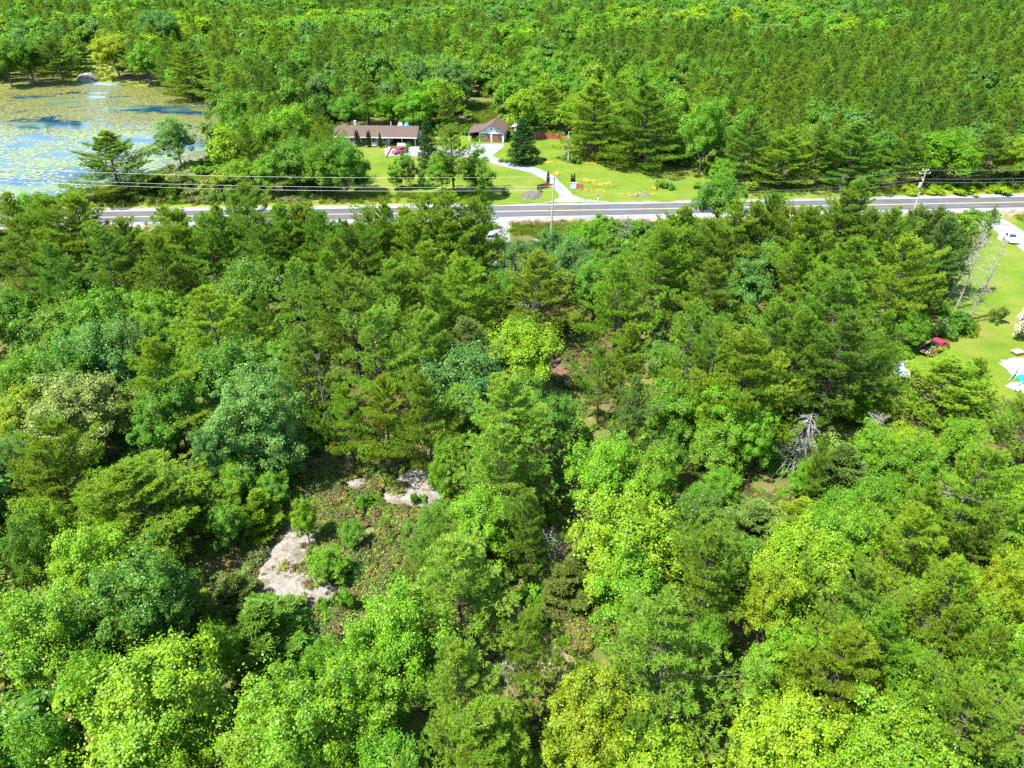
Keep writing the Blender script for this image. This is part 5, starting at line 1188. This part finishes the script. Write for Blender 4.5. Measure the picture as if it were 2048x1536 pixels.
def joined(pr, name, leafmat):
    (V1, F1), (V2, F2) = pr['raw'] if isinstance(pr, dict) else pr
    V, F = cat((V1, F1), (V2, F2)); me = np_mesh(name, V, F); me.materials.append(leafmat); me.materials.append(M['bark'])
    me.polygons.foreach_set('material_index', np.concatenate([np.zeros(len(F1), np.int32), np.ones(len(F2), np.int32)])); return me
def kinds(name, meshes, cols):
    return [bpy.data.objects.new(f'{name}_{k:02d}', me) for k, me in enumerate(meshes)], cols
PC = ['p_dark', 'p_teal', 'p_mid', 'p_olive', 'p_light', 'p_mid']; BC = ['b_dark', 'b_teal', 'b_mid', 'b_bright', 'b_lime', 'b_yellow']
far_p = [joined(pine(221 + i, 16, [12, 11, 13][i], tuft=.30, blades=7, bl=.60, bw=.16, irregular=[.4, .5, .45][i], full=[.75, .65, .85][i], gap=1.15, wood=True), 'far_pine', M['needle']) for i in range(3)]
far_b = [joined(broadleaf(121 + i, 8.5, 11, 4200, .55, 34, spiky=[.3, .6, .9][i], egg=[0, .2, .3][i]), 'far_leafy', M['leaf']) for i in range(3)]
for kind, meshes, cols, nm, lb in ((P_, far_p, PC, 'pine_forest', 'dense pines standing in the wood towards the top of the picture'), (B_, far_b, BC, 'leafy_forest', 'dense leafy trees standing in the wood towards the top of the picture')):
    sel = [t for t in MASS if t['kind'] == kind]; rows = []
    for t in sel:
        m_ = random.randrange(3); W0 = [10, 9, 11][m_] if kind == P_ else 8.5; H0 = 16 if kind == P_ else 11
        rows.append((t['X'], t['Y'], 0, random.uniform(0, 6.28), t['w'] / W0, t['h'] / H0, m_ * len(cols) + (cols.index(t['col']) if t['col'] in cols else 2)))
    scatter(nm, kinds(nm + '_kind', meshes, cols), rows, lb)

# ------------------------------------------------------------------ understorey, heath, grass
und = [joined(broadleaf(401 + i, 2.4, 1.9, 900, .22, 12, .02, .5), 'undergrowth_kind', M['leaf']) for i in range(3)]
def understorey():
    g = np.random.default_rng(91); n = 16000
    ys = np.sqrt(g.uniform(12 ** 2, 260 ** 2, n)); xs = g.uniform(-1, 1, n) * (0.78 * (ys * _cp + 30) + 6)
    px, py, _ = project(np.stack([xs, ys, np.zeros(n)], -1)); bad = np.zeros(n, bool)
    for poly in NO_BASE[:-2] + [TRAIL_PX]: bad |= inside(poly, px, py)
    bad |= inside(CLEAR_PX, px, py)
    bad |= on_road(xs, ys) < 8.6
    for poly in ([(525, 680), (560, 650), (590, 690), (560, 715)], [(1000, 440), (1110, 440), (1105, 620), (1020, 620)], [(660, 690), (800, 680), (860, 760), (820, 860), (720, 870)], OPEN[25]): bad |= inside(poly, px, py)
    dn = fbm(xs * .09, ys * .09 + 40, 3); bad |= dn < .47
    i = np.nonzero(~bad)[0]; s = g.uniform(.35, 1.15, len(i))
    c = np.clip(((fbm(xs[i] * .05 + 9, ys[i] * .05, 3) + g.uniform(-.2, .2, len(i))) - .25) / .5 * 6, 0, 5).astype(int)
    return np.stack([xs[i], ys[i], np.zeros(len(i)), g.uniform(0, 6.28, len(i)), s, s * g.uniform(.6, 1.2, len(i)), g.integers(0, 3, len(i)) * 6 + c], -1)
UC = ['b_dark', 'b_mid', 'b_mid', 'b_bright', 'b_lime', 'b_pale']
scatter('undergrowth', kinds('undergrowth_kind', und, UC), understorey(), 'green saplings and undergrowth between the trees')
low = [joined(broadleaf(411 + i, 1.6, .8, 620, .13, 12, .02, .5), 'heath_kind', M['leaf']) for i in range(2)]
COL['h_olive'] = (.15, .19, .025); COL['h_brown'] = (.155, .125, .04); COL['h_gold'] = (.20, .21, .035); COL['h_dull'] = (.11, .16, .03)
def heath():
    g = np.random.default_rng(92); rows = []
    zones = [([(690, 1080), (790, 1075), (840, 1130), (760, 1200), (690, 1195)], 620, .22), ([(1120, 1200), (1180, 1170), (1230, 1190), (1220, 1260), (1160, 1300), (1110, 1290)], 420, .30), ([(1090, 660), (1150, 640), (1205, 690), (1195, 790), (1120, 775), (1080, 700)], 520, .42), ([(660, 690), (800, 680), (860, 760), (820, 860), (720, 870), (640, 830)], 500, .45), (CLEAR_PX, 3000, .40), ([(1400, 1010), (1480, 985), (1600, 985), (1700, 940), (1770, 915), (1840, 950), (1790, 985), (1640, 1010), (1540, 1080), (1420, 1045)], 1100, .38), (TRAIL_PX, 420, .50), ([(370, 960), (430, 985), (440, 1060), (400, 1080), (370, 1040)], 160, .4), (SHORE2_PX, 900, .35), ([(600, 1210), (700, 1220), (660, 1320), (590, 1300)], 300, .38)]
    bare_ = [[(515, 1130), (560, 1065), (590, 1030), (632, 1045), (645, 1100), (625, 1130), (655, 1150), (698, 1180), (682, 1222), (600, 1242), (535, 1212), (510, 1165)], [(745, 1000), (790, 950), (830, 928), (865, 932), (892, 992), (850, 1014), (790, 1030)], [(650, 965), (720, 950), (760, 975), (700, 990)], [(685, 1065), (715, 1055), (725, 1100), (700, 1120)]]
    for poly, n, th in zones:
        w = np.array(pxpoly(poly)); x = g.uniform(w[:, 0].min(), w[:, 0].max(), n); y = g.uniform(w[:, 1].min(), w[:, 1].max(), n)
        px, py, _ = project(np.stack([x, y, np.zeros(n)], -1)); ok = inside(poly, px, py); dn = fbm(x * .35, y * .35, 4)
        for b_ in bare_: ok &= ~(inside(b_, px, py) & (g.random(n) > .035))
        ok &= dn > th
        for a, b in zip(x[ok], y[ok]):
            s = g.uniform(.45, 1.2); rows.append((a, b, 0, g.uniform(0, 6.28), s, s * g.uniform(.5, 1.3), g.integers(0, 2) * 6 + min(5, int(g.random() * 6))))
    return rows
scatter('heath', kinds('heath_kind', low, ['h_olive', 'h_dull', 'b_bright', 'h_gold', 'h_brown', 'h_dull']), heath(), 'low heath and juniper scrub on the clearing')
def floor_herbs():
    g = np.random.default_rng(97); n = 15000
    ys = np.sqrt(g.uniform(12 ** 2, 135 ** 2, n)); xs = g.uniform(-1, 1, n) * (0.78 * (ys * _cp + 30) + 4)
    px, py, _ = project(np.stack([xs, ys, np.zeros(n)], -1)); bad = on_road(xs, ys) < 9
    for poly in (RLAWN_PX, CLEAR_PX, DRIVE_PX, [(1000, 440), (1030, 440), (1105, 620), (1030, 640)]): bad |= inside(poly, px, py)
    bad |= fbm(xs * .3, ys * .3 + 9, 4) < .44
    i = np.nonzero(~bad)[0]; s = g.uniform(.35, 1.0, len(i))
    return np.stack([xs[i], ys[i], np.zeros(len(i)), g.uniform(0, 6.28, len(i)), s, s * g.uniform(.4, 1.1, len(i)), g.integers(0, 2, len(i)) * 6 + g.integers(0, 6, len(i))], -1)
scatter('forest_herbs', kinds('forest_herbs_kind', low, ['h_olive', 'b_mid', 'b_dark', 'h_dull', 'h_brown', 'b_bright']), floor_herbs(), 'low ferns and seedlings on the forest floor')
def grass_tuft(seed, n=60):
    g = np.random.default_rng(seed); p = g.normal(size=(n, 2)) * .28; d = unit(np.concatenate([g.normal(size=(n, 2)) * .4, np.ones((n, 1))], 1)); L = g.uniform(.25, .6, n)[:, None]
    b = np.concatenate([p, np.zeros((n, 1))], 1); s = unit(np.cross(d, g.normal(size=(n, 3)))) * .035
    V = np.stack([b - s, b + s, b + d * L * .6 + s * .8, b + d * L], 1).reshape(-1, 3); F = np.arange(4 * n).reshape(-1, 4)
    me = np_mesh('grass_kind', V, F); me.materials.append(M['needle']); return me
COL['g_green'] = (.12, .21, .012); COL['g_gold'] = (.22, .22, .04); COL['g_straw'] = (.32, .25, .12); COL['g_deep'] = (.07, .16, .012)
def long_grass():
    g = np.random.default_rng(93); rows = []
    for i in range(len(road_pts)):
        p, nn = road_frame(i)
        for _ in range(70):
            far_side = g.random() < .5; o = g.uniform(6.3, 12.5) if far_side else -g.uniform(6.8, 13.5)
            q = p + nn * o + (road_pts[min(i + 1, len(road_pts) - 1)] - road_pts[max(i - 1, 0)]) * g.uniform(-.5, .5)
            x, y, _ = project((q.x, q.y, 0))
            if any(bool(inside(pp, x, y)) for pp in (DRIVE_PX, POND_PX, [(960, 438), (1014, 438), (1024, 455), (1020, 500), (960, 500)], [(1965, 420), (2010, 424), (2110, 480), (2060, 520), (1976, 450)])): continue
            if far_side and bool(inside(LAWN_PX, x, y)) and 985 < x < 1400: continue
            s = g.uniform(.6, 1.5); k = abs(o) - 6.5
            c = 2 if (k < 1.6 and not far_side and g.random() < .8) else int(g.choice([0, 0, 1, 3]))
            rows.append((q.x, q.y, 0, g.uniform(0, 6.28), s, s * g.uniform(.7, 1.4), g.integers(0, 2) * 4 + c))
    for poly, n in ((BACK_PX, 700), ([(100, 168), (150, 130), (190, 95), (215, 120), (240, 160), (300, 172), (180, 163)], 900), ([(1880, 655), (1960, 650), (1950, 672), (1880, 680)], 160), ([(1020, 452), (1110, 450), (1330, 448), (1280, 470), (1100, 500), (1060, 470)], 900)):
        w = np.array(pxpoly(poly)); x = g.uniform(w[:, 0].min(), w[:, 0].max(), n * 3); y = g.uniform(w[:, 1].min(), w[:, 1].max(), n * 3); px, py, _ = project(np.stack([x, y, np.zeros(n * 3)], -1)); ok = np.nonzero(inside(poly, px, py))[0][:n]
        for i in ok: s = g.uniform(.6, 1.4); rows.append((x[i], y[i], 0, g.uniform(0, 6.28), s, s, g.integers(0, 2) * 4 + int(g.choice([0, 0, 1, 3]))))
    return rows
scatter('long_grass', kinds('long_grass_kind', [grass_tuft(1), grass_tuft(2)], ['g_green', 'g_gold', 'g_straw', 'g_deep']), long_grass(), 'long grass along the road verges and lawn edges')
def yellow_flowers():
    g = np.random.default_rng(94); P = []
    for x, y, rx, ry, n in ((1090, 325, 32, 3, 350), (1113, 347, 8, 4, 150), (1172, 362, 18, 3, 250), (1205, 368, 24, 5, 400), (1185, 382, 35, 3, 175), (1275, 389, 35, 3.5, 400), (1180, 327, 25, 2, 200), (1260, 331, 40, 4, 150), (1310, 378, 14, 3, 150), (1050, 338, 20, 1.5, 120)):
        m = g.normal(size=(n, 2)) * np.array([rx, ry]) * .55 + np.array([x, y])
        for a, b in m:
            if bool(inside(LAWN_PX, a, b)) and not bool(inside(DRIVE_PX, a, b)): q = gp(a, b); P.append((q.x, q.y, g.uniform(.03, .16)))
    P = np.array(P); Nn = unit(np.array([0, 0, 1.0]) + g.normal(size=P.shape) * .25); V, F = leaf_quads(P, Nn, .24, g, 1.0)
    o = link('yellow_flowers', np_mesh('yellow_flowers', V, F), M['buttercup'], None, 'stuff'); tag(o, 'yellow flowers in patches on the lawn')
yellow_flowers()
wb = [o for o in C.objects if o.get('label', '').startswith('big bush covered in white')][0]
wb.children[0].data = wb.children[0].data.copy(); wb.children[0].data.materials.clear(); wb.children[0].data.materials.append(M['blossom'])

# ------------------------------------------------------------------ dead trees
def dead(name, x, y, mesh, h0, h, w, W0, label, tilt=(0, 0), z=0.0, mat='dead_wood', rz=None, cat='dead tree'):
    p = gp(x, y); o = link(name, mesh, M[mat]); o.location = (p.x, p.y, z); o.scale = (w / W0, w / W0, h / h0)
    o.rotation_euler = (tilt[0], tilt[1], rz if rz is not None else random.uniform(0, 6.28)); return tag(o, label, cat)
D1 = np_mesh('dead_tree', *bare_tree(501, 12, 2.4, 44, .05, 5)); D2 = np_mesh('dead_tree', *bare_tree(502, 8, 3.0, 90, .75, 6)); D3 = np_mesh('dead_tree', *bare_tree(503, 13, 3.0, 26, -.15, 4)); D4 = np_mesh('dead_tree', *bare_tree(504, 6, 2.6, 40, -.1, 6))
dead('dead_conifer', 1583, 938, D2, 8, 7.8, 5.6, 5.2, 'fan shaped dead conifer with drooping silvery branches', (.05, .03), mat='silver_wood')
dead('dead_conifer', 1350, 905, D2, 8, 7, 4.4, 5.2, 'grey dead lower branches of a conifer left of mid right wood', (0, 0), mat='bark')
dead('leaning_dead_tree', 1938, 640, D1, 12, 13, 5.5, 4.8, 'bare leaning dead tree, rightmost on the lawn edge', (.02, .10), rz=0)
dead('leaning_dead_tree', 1912, 618, D1, 12, 12.5, 4.5, 4.8, 'bare leaning dead tree in the middle of the lawn edge group', (0, .05), rz=0, mat='pale_bark')
dead('leaning_dead_tree', 1930, 648, D3, 13, 9, 3.5, 6, 'shorter bare tree at the foot of the lawn edge group', (0, .12), rz=0)
dead('dead_conifer', 1362, 800, D1, 12, 13.5, 5.5, 4.8, 'tall grey bare branched conifer right of the woodland centre', (0, 0), mat='silver_wood')
dead('bare_branches', 352, 1275, D4, 6, 5, 5, 5.2, 'leafless grey shrub among leafy trees at lower left')
dead('bare_branches', 445, 1400, D4, 6, 5, 4, 5.2, 'bare silvery branches in the dark gap at lower left')
dead('bare_branches', 1650, 500, D3, 13, 14, 2.5, 6, 'thin silvery dead top among pines near the right road')
dead('bare_branches', 1250, 490, D4, 6, 6, 4.5, 5.2, 'leafless pale shrub below the road right of the pole')
dead('bare_branches', 1740, 900, D4, 6, 5, 4.5, 5.2, 'leafless grey shrub near the dry grass on the right')
dead('bare_branches', 1100, 1130, D4, 6, 4, 4.5, 5.2, 'leafless grey shrub below the dark centre pine')
dead('bare_branches', 1010, 1370, D4, 6, 3, 3, 5.2, 'bare twigs in shade left of the woodland trail')
dead('bare_branches', 2010, 345, D4, 6, 7, 5, 5.2, 'leafless grey tree at the far right forest edge')
dead('dead_tree', 655, 870, D3, 13, 11, 2.5, 6, 'slim pale dead trunk right of the big round bluish tree', (0, -.05))
def half_dead():
    p = gp(1896, 596); root = empty('half_dead_pine', p, 0, 'half dead leaning pine with bare limbs and few needle tufts', 'tree'); root.rotation_euler = (.0, .14, 0)
    link('trunk', np_mesh('half_dead_trunk', *bare_tree(505, 15, 3.4, 60, -.05, 5)), M['pale_bark'], root)
    (V, F), _ = pine(506, 15.5, 6.5, tuft=.35, z0f=.55, irregular=.5, bare=.35)
    c = link('crown', np_mesh('half_dead_crown', V, F), M['needle'], root); c['tint'] = list(COL['p_grey'])
half_dead()
def fallen():
    g = np.random.default_rng(77)
    p = gp(1930, 1045, 4.0); root = empty('fallen_tree', (p.x, p.y, 0), 0, 'silvery fallen dead tree hung up among olive pines on the right', 'dead tree'); 
    MB().tube([(-3.6, 1.4, 6.6), (0, 0, 6.9), (2.6, -2.2, 6.2)], [.14, .17, .07], 7).build('trunk', M['dead_wood'], root)
    for k in range(9):
        a = Vector((g.uniform(-1.6, 1.2), g.uniform(-.6, .5), 6.9)); d = Vector((g.normal() * 1.0 - .8, g.normal() * .6 + .4, g.uniform(.1, .9))); L = g.uniform(.8, 2.4)
        MB().tube([a, a + d * L * .5 + Vector((0, 0, .2)), a + d * L], [.08, .06, .02], 5).build('branch', M['dead_wood'], root)
fallen()
# slim trunks of the clump beside the lane
for k, (x, y, lb) in enumerate(((1027, 612, 'leftmost bare slim trunk in the clump by the lane'), (1035, 620, 'second bare slim trunk in the clump by the lane'), (1040, 608, 'third bare slim trunk in the clump by the lane'), (1046, 615, 'rightmost bare slim trunk in the clump by the lane'))):
    dead('slim_trunk', x, y, D3, 13, 8.5, 1.1, 6, lb, mat='bark', cat='tree')
# a loose rubble heap on the verge mound and stones of the entrance

def loose_stones():
    g = np.random.default_rng(95); V = []; F = []
    for poly, n in ((CLEAR_PX, 900), (TRAIL_PX, 160), ([(1062, 478), (1085, 470), (1098, 500), (1095, 530), (1075, 528)], 160), ([(1040, 390), (1060, 381), (1085, 386), (1080, 398), (1050, 400)], 120)):
        w = np.array(pxpoly(poly)); x = g.uniform(w[:, 0].min(), w[:, 0].max(), n); y = g.uniform(w[:, 1].min(), w[:, 1].max(), n); px, py, _ = project(np.stack([x, y, np.zeros(n)], -1))
        for i in np.nonzero(inside(poly, px, py))[0]:
            s = .06 + .22 * g.random() ** 3; b0 = len(V); a = g.uniform(0, 6.28, 1)[0]
            ring_ = [(x[i] + s * g.uniform(.7, 1.3) * math.cos(a + k * 1.257), y[i] + s * g.uniform(.7, 1.3) * math.sin(a + k * 1.257)) for k in range(5)]
            V += [(p[0], p[1], -.02) for p in ring_] + [(x[i] + (p[0] - x[i]) * .65, y[i] + (p[1] - y[i]) * .65, s * .7) for p in ring_]
            F += [(b0 + k, b0 + (k + 1) % 5, b0 + 5 + (k + 1) % 5, b0 + 5 + k) for k in range(5)] + [(b0 + 5, b0 + 6, b0 + 7, b0 + 8), (b0 + 5, b0 + 8, b0 + 9, b0 + 9)][:1]
    tag(link('loose_stones', np_mesh('loose_stones', V, F), M['rock'], None, 'stuff'), 'small loose stones strewn over the clearing and trail')
loose_stones()
def twigs():
    g = np.random.default_rng(96); m = MB()
    for poly, n in ((CLEAR_PX, 260), (TRAIL_PX, 120), ([(1090, 660), (1150, 640), (1205, 690), (1195, 790), (1120, 775), (1080, 700)], 220), ([(1400, 1010), (1480, 985), (1600, 985), (1700, 940), (1770, 915), (1840, 950), (1790, 985), (1640, 1010)], 160)):
        w = np.array(pxpoly(poly)); x = g.uniform(w[:, 0].min(), w[:, 0].max(), n); y = g.uniform(w[:, 1].min(), w[:, 1].max(), n); px, py, _ = project(np.stack([x, y, np.zeros(n)], -1))
        for i in np.nonzero(inside(poly, px, py))[0]:
            L = g.uniform(.3, 1.6); a = g.uniform(0, 6.28); p = Vector((x[i], y[i], .05)); d = Vector((math.cos(a), math.sin(a), g.uniform(0, .35)))
            m.tube([p, p + d * L * .5 + Vector(g.normal(size=3) * .05), p + d * L], [.022, .018, .008], 3, cap=False)
    tag(m.build('fallen_twigs', M['dead_wood'], None, 'stuff'), 'dry grey twigs lying on the open ground')
twigs()
